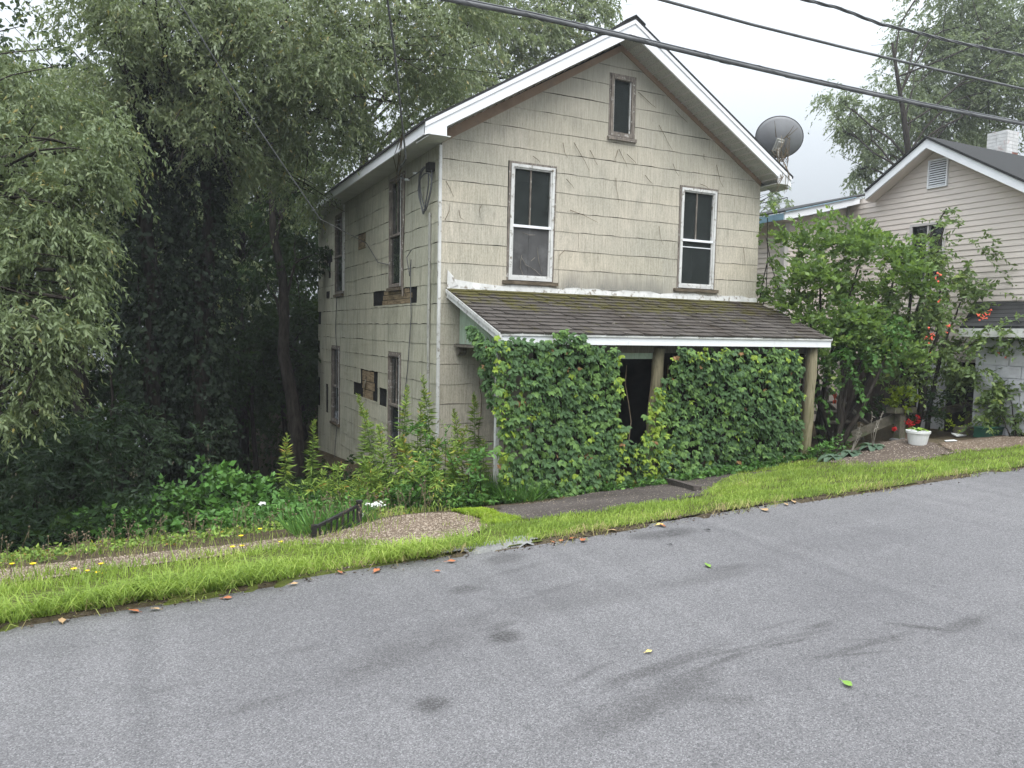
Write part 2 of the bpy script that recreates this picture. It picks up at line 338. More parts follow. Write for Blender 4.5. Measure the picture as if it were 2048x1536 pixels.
M['dark_fern'] = leafmat('dark_compound_leaf', [(0, (.022, .042, .022)), (.6, (.035, .065, .03)), (1, (.055, .09, .04))], .5, .3)
M['grass'] = leafmat('grass_blade', [(0, (.145, .22, .05)), (.4, (.245, .345, .065)), (.68, (.34, .45, .09)), (.85, (.44, .485, .15)), (.95, (.40, .38, .16)), (1, (.36, .28, .15))], .6, .2, .38, (.28, .40, .05))
M['moss'] = leafmat('yellow_green_groundcover', [(0, (.15, .24, .02)), (1, (.28, .36, .03))], .7, .2, .3, (.3, .42, .03))
def vleaf(name, c, d):
    b = NB(name); r = b.rnd(); w = b.co('World'); c_ = b.mix(r, c, d); n = b.noise(w, 30, 3); c_ = b.mix(b.mr(n, .4, .7, 0, .25), c_, tuple(q * 1.35 for q in d)); b.pbr(c_, .55, .25)
    t = b.n('ShaderNodeBsdfTranslucent'); b.put(t.inputs[0], b.mix(.5, c_, (.12, .2, .02))); x = b.n('ShaderNodeMixShader'); x.inputs[0].default_value = .18
    b.t.links.new(b.p.outputs[0], x.inputs[1]); b.t.links.new(t.outputs[0], x.inputs[2]); b.t.links.new(x.outputs[0], b.out.inputs[0]); return b.m
M['vine_dark'] = vleaf('creeper_leaf_dark', (.052, .105, .038), (.082, .15, .05))
M['vine_mid'] = vleaf('creeper_leaf_green', (.085, .165, .045), (.12, .21, .055))
M['vine_light'] = vleaf('creeper_leaf_young', (.15, .25, .035), (.24, .33, .04))
M['vine_dead'] = vleaf('creeper_leaf_dead', (.20, .10, .045), (.28, .17, .07))
M['hosta'] = vleaf('hosta_leaf', (.06, .10, .065), (.09, .135, .085))

# ground surfaces
def m_asphalt():
    b = NB('worn_asphalt'); w = b.co('World'); a = b.noise(w, 210, 4, .8); v = b.vor(w, 190, 'Color'); vx = b.xyz(v)[0]
    c = b.ramp(b.mth('ADD', b.mth('MULTIPLY', a, .55), b.mth('MULTIPLY', vx, .45)), [(.2, (.10, .097, .098)), (.45, (.195, .188, .191)), (.66, (.27, .26, .264)), (.84, (.50, .487, .487))])
    big = b.noise(w, .5, 5, .6); c = b.mix(1, c, b.ramp(big, [(.3, (.84, .84, .85)), (.7, (1.06, 1.06, 1.06))]), 'MULTIPLY'); wt = b.noise(b.co('World', (.25, 1.6, 1)), .8, 5, .6); c = b.mix(1, c, b.ramp(wt, [(.3, (.86, .86, .86)), (.65, (1.04, 1.04, 1.04))]), 'MULTIPLY'); dt = b.noise(w, 19, 5, .7); c = b.mix(b.mr(dt, .60, .72, 0, .45), c, (.07, .068, .068))
    tot = None; pat = b.noise(b.co('World', (.55, 1.5, 1)), 7, 6, .78)
    for (px, py, rx, ry, ang, s) in STAINS:
        P = ground_at(px, py); mp = b.n('ShaderNodeMapping', vector_type='TEXTURE'); mp.inputs['Location'].default_value = (P[0], P[1], 0); mp.inputs['Rotation'].default_value = (0, 0, ang); mp.inputs['Scale'].default_value = (rx, ry, 1e4)
        b.put(mp.inputs[0], w); L = b.n('ShaderNodeVectorMath', operation='LENGTH'); b.put(L.inputs[0], mp.outputs[0]); q = b.mth('MULTIPLY', b.mr(b.mth('ADD', L.outputs['Value'], b.mth('MULTIPLY', pat, 1.4)), 1.75, 1.12), min(.9, s * 1.05))
        tot = q if tot is None else b.mth('MAXIMUM', tot, q)
    tot = b.mth('MULTIPLY', tot, b.mr(b.noise(w, 60, 3, .7), .35, .62, .35, 1.15)); c = b.mix(tot, c, (.05, .047, .046)); return b.pbr(c, .88, .25, b.bump(a, .6, .008))
STAINS = [(934, 1179, .13, .09, 0, .6), (1010, 1272, .12, .10, 0, .75), (1003, 1252, .14, .06, .3, .5), (862, 1411, .10, .09, 0, .7), (1330, 1392, .50, .12, .25, .45), (1230, 1420, .4, .1, .3, .25), (1330, 1332, .55, .06, .1, .45), (1290, 1350, .3, .05, .0, .3),
          (1850, 1256, .22, .035, -.8, .6), (1640, 1253, .16, .04, 0, .5), (1730, 1291, .40, .035, 0, .4), (1930, 1249, .28, .06, .1, .5), (1600, 1270, .35, .03, -.1, .35), (1345, 1067, .35, .13, 0, .6), (1290, 1072, .2, .1, 0, .5), (790, 1312, .45, .16, .3, .3), (900, 1270, .5, .2, .4, .22), (1150, 1200, .7, .2, 0, .2), (1420, 1155, .5, .1, 0, .25), (1455, 1137, .2, .08, 0, .4), (1012, 1117, .2, .12, 0, .5), (510, 1410, .25, .05, .2, .3), (1440, 1325, .34, .028, .12, .5), (1180, 1345, .22, .03, .3, .4), (1470, 1300, .30, .02, -.05, .45), (1580, 1285, .22, .022, -.1, .5), (1700, 1310, .30, .02, -.3, .4), (1760, 1280, .2, .02, -.5, .35), (1560, 1250, .25, .02, 0, .3), (1250, 1440, .30, .05, .35, .35), (1400, 1370, .18, .07, .1, .4), (1450, 1400, .2, .06, -.6, .35), (730, 1335, .2, .06, .4, .4), (870, 1290, .25, .07, .3, .35), (960, 1235, .3, .06, .4, .3), (1110, 1180, .35, .05, .2, .3), (1030, 1140, .3, .05, .2, .25), (600, 1300, .12, .05, 0, .25), (330, 1380, .10, .03, .2, .25)]
M['asphalt'] = m_asphalt()
def m_dirt(name, stops, chip, chipcol, cs=42):
    b = NB(name); w = b.co('World'); n = b.noise(w, 26, 6, .75); v = b.vor(w, cs, 'Distance'); vc = b.xyz(b.vor(w, cs, 'Color'))[0]
    c = b.ramp(n, stops); c = b.mix(b.mth('MULTIPLY', b.mr(v, .34, .2), b.mr(vc, chip, chip + .04)), c, chipcol); big = b.noise(w, 1.1, 4); c = b.mix(1, c, b.ramp(big, [(.3, (.72, .72, .70)), (.7, (1.1, 1.1, 1.1))]), 'MULTIPLY')
    return b.pbr(c, .95, .1, b.bump(b.mth('ADD', n, b.mth('MULTIPLY', v, -.6)), .8, .02))
M['earth'] = m_dirt('leaf_litter_earth', [(.25, (.035, .028, .018)), (.5, (.075, .06, .038)), (.75, (.12, .10, .065))], .8, (.16, .12, .07))
M['gravel'] = m_dirt('fine_gravel', [(.25, (.065, .046, .033)), (.5, (.135, .10, .074)), (.75, (.22, .172, .13))], .55, (.36, .29, .22))
M['walk'] = m_dirt('dark_old_asphalt_walk', [(.25, (.04, .034, .031)), (.5, (.08, .068, .062)), (.8, (.14, .125, .115))], .78, (.30, .27, .24), 34)
M['mulch'] = m_dirt('mulched_soil', [(.25, (.055, .042, .034)), (.5, (.105, .082, .066)), (.8, (.17, .135, .11))], .72, (.48, .42, .38), 30)
M['turf'] = m_dirt('turf_soil', [(.25, (.05, .055, .018)), (.5, (.085, .10, .025)), (.8, (.12, .15, .035))], .95, (.2, .2, .1))
M['concrete'] = m_dirt('old_concrete', [(.25, (.14, .14, .135)), (.5, (.22, .22, .215)), (.8, (.30, .30, .29))], .8, (.36, .35, .33), 60)
M['chip'] = plain('stone_chip', (.30, .25, .195), .9, .1, .35, 30)

# ================================================================ GROUND
def grid_sheet(name, xs, ys, zf, mat, keep=None, kind='structure'):
    X, Y = np.meshgrid(xs, ys); Z = zf(X, Y); V = np.stack([X, Y, Z], -1).reshape(-1, 3); nx, ny = len(xs), len(ys)
    i = np.arange((ny - 1) * nx).reshape(ny - 1, nx)[:, :-1]; Fc = np.stack([i, i + 1, i + nx + 1, i + nx], -1).reshape(-1, 4)
    if keep is not None:
        c = V[Fc].mean(1); Fc = Fc[keep(c[:, 0], c[:, 1])]; used = np.unique(Fc); mp = np.zeros(len(V), int); mp[used] = np.arange(len(used)); V = V[used]; Fc = mp[Fc]
    o = npmesh(name, V, Fc, mat, smooth=True); o['kind'] = kind; return o
def spaced(a, b, c, d, fine, coarse):
    return np.concatenate([np.arange(a, b, coarse), np.arange(b, c, fine), np.arange(c, d + coarse, coarse)])
gx = spaced(-34, -7, 17, 40, .16, 1.2); gy = spaced(-11.6, 4.4, 14, 42, .13, 1.2)
grid_sheet('ground', gx, gy, gz, M['earth'])
def road_sheet():
    xs = np.arange(-34, 40, .12); n = len(xs); e = edge_n(xs); V = np.concatenate([np.stack([xs, np.full(n, -11.6), zr(xs)], -1), np.stack([xs, e, zr(xs)], -1), np.stack([xs, e + .01, zr(xs) - .06], -1)])
    i = np.arange(n - 1); Fc = np.concatenate([np.stack([i, i + 1, n + i + 1, n + i], -1), np.stack([n + i, n + i + 1, 2 * n + i + 1, 2 * n + i], -1)])
    o = npmesh('road', V, Fc, M['asphalt']); o['kind'] = 'structure'
road_sheet()
def patch(name, pix, mat, lift, step=.07, rough=.06):
    P = np.array([ground_at(*p)[:2] for p in pix]); lo = P.min(0) - .2; hi = P.max(0) + .2
    def keep(x, y): return inpoly(x + rough * noise2(x, y, 6, 1), y + rough * noise2(x, y, 7, 4), P)
    return grid_sheet(name, np.arange(lo[0], hi[0], step), np.arange(lo[1], hi[1], step), lambda x, y: gz(x, y) + lift, mat, keep), P
_, TURF = patch('verge_soil', [(-160, 1330), (0, 1283), (500, 1190), (860, 1132), (1180, 1064), (1420, 1026), (1700, 986), (2048, 938), (2250, 905), (2300, 870), (2048, 893), (1900, 905), (1740, 930), (1640, 918), (1480, 940), (1400, 990), (1200, 1024), (1060, 1040), (1000, 1030), (960, 1050), (965, 1072), (800, 1090), (620, 1085), (400, 1115), (200, 1140), (0, 1163), (-160, 1190)], M['turf'], .006, .09)
_, PATH = patch('gravel_path', [(-160, 1195), (0, 1172), (200, 1146), (400, 1120), (600, 1092), (800, 1094), (930, 1078), (978, 1056), (945, 1036), (900, 1028), (840, 1030), (700, 1055), (600, 1072), (440, 1095), (250, 1114), (0, 1142), (-160, 1160)], M['gravel'], .014)
patch('sidewalk', [(985, 1034), (1060, 1042), (1200, 1026), (1400, 994), (1500, 962), (1560, 940), (1400, 955), (1200, 985), (1060, 1010), (1000, 1014)], M['walk'], .014)
patch('soil_mound', [(1655, 925), (1740, 938), (1830, 925), (1905, 908), (1880, 893), (1830, 880), (1770, 882), (1720, 896), (1680, 910)], M['mulch'], .016)
patch('dirt_path', [(1880, 892), (1910, 906), (2048, 894), (2250, 868), (2250, 835), (2048, 862), (1960, 876)], M['gravel'], .013)
patch('old_paving', [(860, 1112), (1010, 1102), (1075, 1082), (1040, 1076), (900, 1098)], M['concrete'], .016)
bm = MB()
for (a, b) in (((1325, 962), (1378, 978)), ((1378, 978), (1395, 984))):
    p, q = ground_at(*a), ground_at(*b); bm.beam(p + [0, 0, .03], q + [0, 0, .03], .09, .07)
tag(bm.build('paving_edge', M['walk'], org=ground_at(1350, 970)), 'broken raised slab edge in the dark sidewalk before the creeper', 'paving slab')

# ================================================================ ABANDONED HOUSE
X0, X1, Y0, Y1 = 3.77, 9.81, 10.086, 18.5
ZW = 2.645; XC = 6.77; SL = .594; ZRIDGE = 4.78
house = thing('old_house', 'abandoned two storey gabled house with stained beige siding and creeper covered porch', 'house', (XC, Y0, -2.3))
def fmap(a, z, o): return (a, Y0 - o, z)
def smap(a, z, o): return (X0 - o, a, z)
FW = [(4.86, 5.60, .78, 2.50), (8.05, 8.80, .80, 2.47), (6.60, 7.04, 3.13, 4.06)]     # front windows (a0,a1,z0,z1)
SW = [(11.82, 12.50, .72, 2.52), (15.88, 16.62, .76, 2.45), (11.84, 12.50, -2.10, -.42), (16.2, 16.95, -2.10, -.42)]
def clip(poly, a, b, c):           # keep a*x+b*y<=c
    out = []
    for i in range(len(poly)):
        p, q = poly[i], poly[(i + 1) % len(poly)]; dp = a * p[0] + b * p[1] - c; dq = a * q[0] + b * q[1] - c
        if dp <= 0: out.append(p)
        if dp * dq < 0: t = dp / (dp - dq); out.append((p[0] + t * (q[0] - p[0]), p[1] + t * (q[1] - p[1])))
    return out
def gable_clip(poly, peak=4.50, xc=6.80, sl=.594):
    if not poly: return poly
    poly = clip(poly, -sl, 1, peak - sl * xc)
    return clip(poly, sl, 1, peak + sl * xc) if len(poly) > 2 else []
def minus(rect, holes):
    rs = [rect]
    for (h0, h1, g0, g1) in holes:
        nx_ = []
        for (a0, a1, z0, z1) in rs:
            if h1 <= a0 or h0 >= a1 or g1 <= z0 or g0 >= z1: nx_.append((a0, a1, z0, z1)); continue
            if h0 > a0: nx_.append((a0, h0, z0, z1))
            if h1 < a1: nx_.append((h1, a1, z0, z1))
            m0, m1 = max(a0, h0), min(a1, h1)
            if g0 > z0: nx_.append((m0, m1, z0, g0))
            if g1 < z1: nx_.append((m0, m1, g1, z1))
        rs = nx_
    return [r for r in rs if r[1] - r[0] > .02 and r[3] - r[2] > .012]
# cores with real openings
bm = MB(); wins_f = [(a + .03, b - .03, c + .03, d - .03) for a, b, c, d in FW]
for r in minus((X0 + .002, X1, -2.9, 4.62), wins_f):
    p = gable_clip([(r[0], r[2]), (r[1], r[2]), (r[1], r[3]), (r[0], r[3])], 4.60, XC)
    if len(p) > 2: bm.prism([fmap(a, z, 0) for a, z in p], (0, .14, 0))
front_core = bm.build('front_wall', M['tar'], house)
bm = MB(); wins_s = [(a + .03, b - .03, c + .03, d - .03) for a, b, c, d in SW]
for r in minus((Y0 + .14, Y1, -3.5, ZW), wins_s): bm.bb((X0, r[0], r[2]), (X0 + .14, r[1], r[3]))
side_core = bm.build('side_wall', M['tar'], house)
bm = MB(); bm.bb((X1 - .14, Y0 + .141, -3.4), (X1, Y1 - .001, ZW)); bm.build('far_side_wall', M['siding_s'], house)
bm = MB(); bm.prism([(X0 + .141, Y1 - .14, -3.4), (X1 - .141, Y1 - .14, -3.4), (X1 - .141, Y1 - .14, ZW), (XC, Y1 - .14, 4.4), (X0 + .141, Y1 - .14, ZW)], (0, .14, 0)); bm.build('rear_wall', M['siding_s'], house)
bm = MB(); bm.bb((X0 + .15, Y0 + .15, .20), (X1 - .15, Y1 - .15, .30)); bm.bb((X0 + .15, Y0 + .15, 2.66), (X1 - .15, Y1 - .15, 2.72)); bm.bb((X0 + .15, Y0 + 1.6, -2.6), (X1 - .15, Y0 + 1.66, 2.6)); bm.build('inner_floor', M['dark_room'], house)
bm = MB(); bm.bb((X0 + .06, Y0 + .1, -4.6), (X1 - .06, Y1 - .06, -3.3)); bm.build('foundation', M['dark_boards'], house)

CR = .293
def panels(mapf, a_lo, a_hi, z_lo, z_hi, zref, holes, mat, clipf, width, seed, rough=1.):
    r = random.Random(seed); k0 = math.floor((z_lo - zref) / CR); k = k0; wall = house
    while zref + k * CR < z_hi:
        z0 = zref + k * CR; z1 = z0 + CR; a = a_lo - r.random() * width; k += 1
        sag = r.uniform(-.012, .012)
        while a < a_hi:
            b = a + width; q0, q1 = max(a, a_lo), min(b, a_hi); a = b
            if q1 - q0 < .03: continue
            gap = r.choice((.0004, .0004, .0006, .003)); dz = r.uniform(-.002, .002)
            for (c0, c1, e0, e1) in minus((q0 + gap, q1 - gap, max(z0, z_lo), min(z1, z_hi)), holes):
                low = abs(e0 - z0) < 1e-6; poly = [(c0, e0), (c1, e0), (c1, e1), (c0, e1)]
                poly = clipf(poly) if clipf else poly
                if len(poly) < 3: continue
                out = []                                    # uneven, weathered lower edge
                for i in range(len(poly)):
                    p, q = poly[i], poly[(i + 1) % len(poly)]; out.append(p)
                    if abs(p[1] - e0) < 1e-6 and abs(q[1] - e0) < 1e-6 and low and q[0] - p[0] > .2:
                        n = int((q[0] - p[0]) / .13)
                        out += [(p[0] + (q[0] - p[0]) * t / n, e0 + r.uniform(-.006, .009) * rough) for t in range(1, n)]
                def off(z): return .012 + .006 * (z1 - z) / CR
                def zz(z): return z + dz + (.0032 if z <= e0 + .01 and low else 0)
                bm = MB(); n = len(out)
                bm.v = [mapf(p[0], zz(p[1]), off(p[1])) for p in out] + [mapf(p[0], zz(p[1]), .002) for p in out]
                bm.f = [tuple(range(n))] + [(i, i + n, (i + 1) % n + n, (i + 1) % n) for i in range(n)]
                bm.build('siding_panel', mat, wall)
holes_f = [(a - .035, b + .035, c - .05, d + .035) for a, b, c, d in FW]
panels(fmap, X0 + .012, X1, .66, 4.55, .975, holes_f, M['siding_f'], gable_clip, 2.0, 1)
panels(fmap, X0 + .012, 5.35, -2.75, .66, .975, [], M['siding_f'], None, 1.22, 2)
miss = [(11.03, 13.55, .425, .68), (13.2, 14.44, -1.335, -.79), (14.43, 15.0, -1.335, -1.07), (14.08, 14.68, 1.55, 1.845), (16.94, 17.55, 1.5, 1.8), (17.1, 17.35, 1.15, 1.5), (17.2, 17.6, .70, .86), (18.15, 18.5, .1, .4), (17.35, 17.62, -1.98, -1.3), (18.25, 18.5, -1.9, -1.2), (18.3, 18.5, -.6, -.3), (12.62, 13.1, -1.37, -1.05)]
holes_s = [(a - .04, b + .05, c - .06, d + .04) for a, b, c, d in SW] + miss
panels(smap, Y0 + .012, Y1, -3.42, ZW - .001, .68, holes_s, M['siding_s'], None, 1.3, 3, 1.7)
# sheathing boards seen where panels fell away
for (a0, a1, z0, z1) in ((11.35, 12.95, .43, .505), (11.3, 12.9, .515, .595), (11.4, 12.85, .605, .67), (13.55, 14.25, -1.33, -1.17), (13.45, 14.3, -1.155, -1.01), (13.5, 14.3, -.995, -.80), (14.1, 14.66, 1.56, 1.69), (14.1, 14.66, 1.70, 1.84)):
    bm = MB(); bm.bb((X0 - .009, a0, z0), (X0 - .001, a1, z1)); bm.build('sheathing_board', M['plank'], house)
# curled torn scrap
bm = MB(); bm.prism([(X0 - .02, 14.02, -.97), (X0 - .05, 13.93, -1.02), (X0 - .03, 14.12, -1.22)], (-.006, 0, 0)); bm.build('torn_siding_scrap', M['siding_s'], house)
# corner trim
bm = MB(); bm.bb((X0 - .03, Y0 - .03, -2.6), (X0 + .010, Y0 + .010, ZW - .02)); bm.build('corner_trim', M['white_old'], house)

# roof
YF = 9.66; YB = 18.62; XE0, XE1 = 3.38, 10.11
def zt(x): return ZRIDGE - SL * abs(x - 6.73)
roof = None
for sgn, xe in ((-1, XE0), (1, XE1)):
    bm = MB(); ext = xe + sgn * .03
    bm.prism([(6.73, YF - .02, ZRIDGE + .005), (ext, YF - .02, zt(ext) + .005), (ext, YF - .02, zt(ext) + .04), (6.73, YF - .02, ZRIDGE + .04)], (0, YB - YF + .02, 0))
    o = bm.build('roof_slope', M['roof_dark'], house)
bm = MB(); bm.prism([(6.55, YF - .03, ZRIDGE - .06), (6.73, YF - .03, ZRIDGE + .045), (6.91, YF - .03, ZRIDGE - .06), (6.91, YF - .03, ZRIDGE - .035), (6.73, YF - .03, ZRIDGE + .07), (6.55, YF - .03, ZRIDGE - .035)], (0, YB - YF + .03, 0)); bm.build('ridge_cap', M['roof_dark'], house)
FB = .195
for sgn, xe in ((-1, XE0), (1, XE1)):
    # two-tier rake fascia: lower board and the narrow strip that stands proud above it
    bm = MB(); bm.prism([(6.73, YF, ZRIDGE - .05), (xe, YF, zt(xe) - .05), (xe, YF, zt(xe) - FB + .03), (xe - sgn * .30, YF, zt(xe - sgn * .3) - FB), (6.73, YF, ZRIDGE - FB - .03)], (0, .03, 0)); bm.build('rake_fascia', M['white'], house)
    bm = MB(); bm.prism([(6.73, YF - .016, ZRIDGE + .003), (xe, YF - .016, zt(xe) + .003), (xe, YF - .016, zt(xe) - .058), (6.73, YF - .016, ZRIDGE - .058)], (0, .04, 0)); bm.build('rake_strip', M['white_clean'], house)
    # rake soffit between fascia and wall
    bm = MB(); bm.prism([(6.73, YF + .03, ZRIDGE - FB - .01), (xe - sgn * .02, YF + .03, zt(xe - sgn * .02) - FB - .01), (xe - sgn * .02, YF + .03, zt(xe - sgn * .02) - FB + .01), (6.73, YF + .03, ZRIDGE - FB + .01)], (0, Y0 - YF - .032, 0)); bm.build('rake_soffit', M['perf'], house)
    # j-channel ribs of the perforated soffit
    for i in range(26):
        x = 6.73 + sgn * (.15 + i * .122); z = zt(x) - FB - .022
        if abs(x - 6.73) < 3.1: 
            bm = MB(); bm.bb((x - .004, YF + .035, z - .004), (x + .004, Y0 - .03, z + .012)); bm.build('soffit_rib', M['vinyl_trim'], house)
    # brown frieze board along the wall
    wx = X0 if sgn < 0 else X1
    bm = MB(); pk = 4.45; xk = 6.80
    def zl(x): return pk - SL * abs(x - xk)
    bm.prism([fmap(6.78, zl(6.8) , .03), fmap(wx, zl(wx), .03), fmap(wx, zt(wx) - FB - .012, .03), fmap(6.78, ZRIDGE - FB - .035, .03)], (0, .028, 0)); bm.build('frieze_board', M['frieze'], house)
    # boxed return at the foot of the rake
    bm = MB(); xi = X0 - .005 if sgn < 0 else X1 + .005; a, b = sorted((xe, xi)); zb = 2.645
    bm.prism([(xe, YF + .002, zb), (xi + sgn * (.07 if sgn < 0 else 0), YF + .002, zb), (xi + sgn * (.07 if sgn < 0 else 0), YF + .002, zt(xi) - FB + .02), (xe, YF + .002, zt(xe) - .052)], (0, .024, 0)); bm.build('eave_return', M['white_clean'], house)
    # eave fascia and soffit
    bm = MB(); xa, xb = sorted((xe, xe - sgn * .025)); bm.bb((xa, YF + .027, 2.64), (xb, YB - .03, zt(xe) + .0)); bm.build('eave_fascia', M['white'], house)
    bm = MB(); xa, xb = sorted((xe - sgn * .026, xi)); bm.bb((xa, YF + .028, 2.646), (xb, YB - .04, 2.66)); xa, xb = sorted((xi, xi - sgn * .10)); bm.bb((xa, Y0 + .02, 2.646), (xb, YB - .14, 2.66)); bm.build('eave_soffit', M['soffit'], house)

# ---- windows
def window(mapf, a0, a1, z0, z1, kind, par=None, lean=0.0):
    """storm window > frame, pane, muntin, rail, sill"""
    mw = M['white_old'] if kind not in ('attic', 'side') else M['window_wood']
    def P(a, z, o): return mapf(a + lean * (z - z0), z, o)
    def bar(bm, b0, b1, y0, y1, o0, o1):
        bm.prism([P(b0, y0, o1), P(b1, y0, o1), P(b1, y1, o1), P(b0, y1, o1)], np.array(P(b0, y0, o0)) - np.array(P(b0, y0, o1)))
    cw = .035; bm = MB()                                        # outer wooden casing
    bar(bm, a0 - cw, a0, z0 - .02, z1 + cw, -.10, .018); bar(bm, a1, a1 + cw, z0 - .02, z1 + cw, -.10, .018); bar(bm, a0, a1, z1, z1 + cw, -.10, .020)
    w = bm.build('window', M['window_wood'], house)
    t = {'attic': .05, 'side': .028}.get(kind, .042); bm = MB()
    bar(bm, a0, a0 + t, z0, z1, -.02, .035); bar(bm, a1 - t, a1, z0, z1, -.02, .035); bar(bm, a0 + t, a1 - t, z1 - t, z1, -.02, .034); bar(bm, a0 + t, a1 - t, z0, z0 + t * 1.3, -.02, .034)
    bm.build('frame', mw, w)
    if kind != 'attic':
        bm = MB(); s = .022; a2, a3 = a0 + t, a1 - t; b2, b3 = z0 + t * 1.3, z1 - t                       # inner sash lip, a step further back
        bar(bm, a2, a2 + s, b2, b3, -.03, .016); bar(bm, a3 - s, a3, b2, b3, -.03, .016); bar(bm, a2 + s, a3 - s, b3 - s, b3, -.03, .015); bar(bm, a2 + s, a3 - s, b2, b2 + s, -.03, .015)
        bm.build('sash', mw, w)
    zm = z0 + (z1 - z0) * (.46 if kind == 'front' else .47)
    i0, i1 = a0 + t, a1 - t
    if kind in ('front', 'front2', 'side'):
        bm = MB(); bar(bm, i0, i1, zm, zm + .038, -.03, .026); bm.build('meeting_rail', M['white_clean'] if kind != 'side' else M['window_wood'], w)
        bm = MB(); bar(bm, i0, i1, zm + .038, z1 - t, -.030, -.022); bm.build('glass_pane', M['glass'], w)
        bm = MB(); bar(bm, i0, i1, z0 + t * 1.3, zm, -.012, -.008); bm.build('screen' if kind == 'front' else 'glass_pane', M['screen'] if kind == 'front' else M['glass'], w)
        if kind == 'front2': bm = MB(); bar(bm, i0, i1, zm - .1, zm - .085, -.02, .0); bm.build('screen_rail', M['white_clean'], w)
        am = i0 + (i1 - i0) * .46; bm = MB(); bar(bm, am - .011, am + .011, zm + .038, z1 - t, -.021, -.004); bm.build('muntin', M['window_wood'], w)
        if kind == 'front': bm = MB(); bar(bm, am - .010, am + .010, z0 + .06, zm, -.007, -.003); bm.build('muntin', M['screen'], w)
        if kind == 'side': bm = MB(); bar(bm, a0 - .004, a0 + .02, z0, z1, .036, .040); bm.build('casing_strip', M['white_old'], w)
    else:
        bm = MB(); bar(bm, i0, i1, z0 + t, z1 - t, -.03, -.022); bm.build('glass_pane', M['glass'], w)
        bm = MB(); bar(bm, i0 + .005, i0 + .02, z0 + .05, z1 - .05, -.02, .01); bar(bm, i1 - .02, i1 - .005, z0 + .05, z1 - .05, -.02, .01); bm.build('sash', M['white_old'], w)
    bm = MB(); e = .10 if kind.startswith('front') else .05
    bar(bm, a0 - e, a1 + e, z0 - .065, z0 - .012, -.02, .06); bm.build('sill', M['sill'] if kind != 'attic' else M['window_wood'], w)
    return w
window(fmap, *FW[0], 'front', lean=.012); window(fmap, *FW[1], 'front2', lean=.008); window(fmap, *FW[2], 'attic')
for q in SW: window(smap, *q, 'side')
# strip of white casing still hanging beside the rear upper window, and long cracked batten by the near one
bm = MB(); bm.bb((X0 - .05, 15.72, .8), (X0 - .02, 15.80, 2.6)); bm.build('loose_casing', M['white_old'], house)
bm = MB(); bm.tube([(X0 - .035, 11.66, 2.55), (X0 - .03, 11.68, 1.8), (X0 - .045, 11.72, 1.2), (X0 - .03, 11.70, .55)], .018, 5); bm.build('cracked_batten', M['window_wood'], house)

# ---- porch
PX0, PX1E, PX1W, PYE, PZE, PZW = 3.88, 9.56, 9.84, 8.20, -.012, .612
pslope = (PZW - PZE) / (Y0 - PYE)
def pz(y): return PZE + (y - PYE) * pslope
def pxr(y): return PX1E + (PX1W - PX1E) * (y - PYE) / (Y0 - PYE)
bm = MB(); bm.prism([(PX0, PYE, pz(PYE) - .03), (PX1E, PYE, pz(PYE) - .03), (PX1W, Y0 - .03, pz(Y0) - .03), (PX0, Y0 - .03, pz(Y0) - .03)], (0, 0, .024)); porch = bm.build('porch_roof', M['dark_boards'], house)
ncourse = 13; Ls = math.hypot(Y0 - PYE, PZW - PZE); ex = Ls / ncourse; up = np.array([0, Y0 - PYE, PZW - PZE]) / Ls; nrm = np.array([0, -up[2], up[1]])
tabs = []
for v in range(5):
    wd = .305 - .009; bm = MB(); j = [rng.uniform(-.008, .006) for _ in range(4)]; hb = .017 + rng.uniform(0, .008); lift = rng.uniform(0, .012)
    A = [np.array([0, 0, 0]) + up * j[0], np.array([wd * .5, 0, 0]) + up * j[1], np.array([wd, 0, 0]) + up * j[2], np.array([wd, 0, 0]) + up * ex * 1.12, np.array([0, 0, 0]) + up * ex * 1.12]
    hs = [hb + lift, hb, hb + lift * rng.uniform(0, 1), .004, .004]
    vs = [p + nrm * h for p, h in zip(A, hs)] + [p - nrm * .004 for p in A]
    bm.add(vs, [(0, 1, 2, 3, 4), (0, 5, 6, 1), (1, 6, 7, 2), (2, 7, 8, 3), (4, 9, 5, 0)])
    me = bpy.data.meshes.new('shingle'); me.from_pydata([tuple(p) for p in bm.v], [], bm.f); me.materials.append(M['shingle']); tabs.append(me)
pbase = np.array([0, PYE - .03, pz(PYE - .03) + .004]); porg = ORG[porch.name]
for c in range(ncourse):
    y = PYE - .03 + up[1] * ex * c; x = PX0 - .02 - (c % 3) * .102
    while x < pxr(y) - .05:
        p = pbase + up * ex * c + np.array([max(x, PX0 - .02), 0, 0]); o = bpy.data.objects.new('shingle', random.choice(tabs)); COL.objects.link(o); o.parent = porch
        o.location = p - porg
        if x < PX0 - .02: o.scale.x = max(.1, (x + .305 - PX0 + .02) / .305)
        elif x + .30 > pxr(y) + .02: o.scale.x = max(.1, (pxr(y) + .02 - x) / .30)
        x += .305
# flashing with ragged upper edge
bm = MB(); n = 34; xs = np.linspace(PX0 + .0, X1, n); top = [PZW + .085 + .022 * math.sin(i * 1.7) * math.cos(i * .6) + (.07 if i == 0 else .02 if i < 3 else 0) for i in range(n)]
bm.prism([(xs[i], Y0 - .045, PZW - .005) for i in range(n)] + [(xs[i], Y0 - .034, top[i]) for i in range(n - 1, -1, -1)], (0, .012, 0)); bm.build('flashing', M['white_old'], house)
bm = MB(); bm.prism([(PX0 - .01, Y0 - .05, PZW - .02), (PX0 + .16, Y0 - .05, PZW + .05), (PX0 + .10, Y0 - .04, PZW + .16), (PX0 + .0, Y0 - .04, PZW + .26)], (0, .012, 0)); bm.build('flashing_corner', M['white_old'], house)
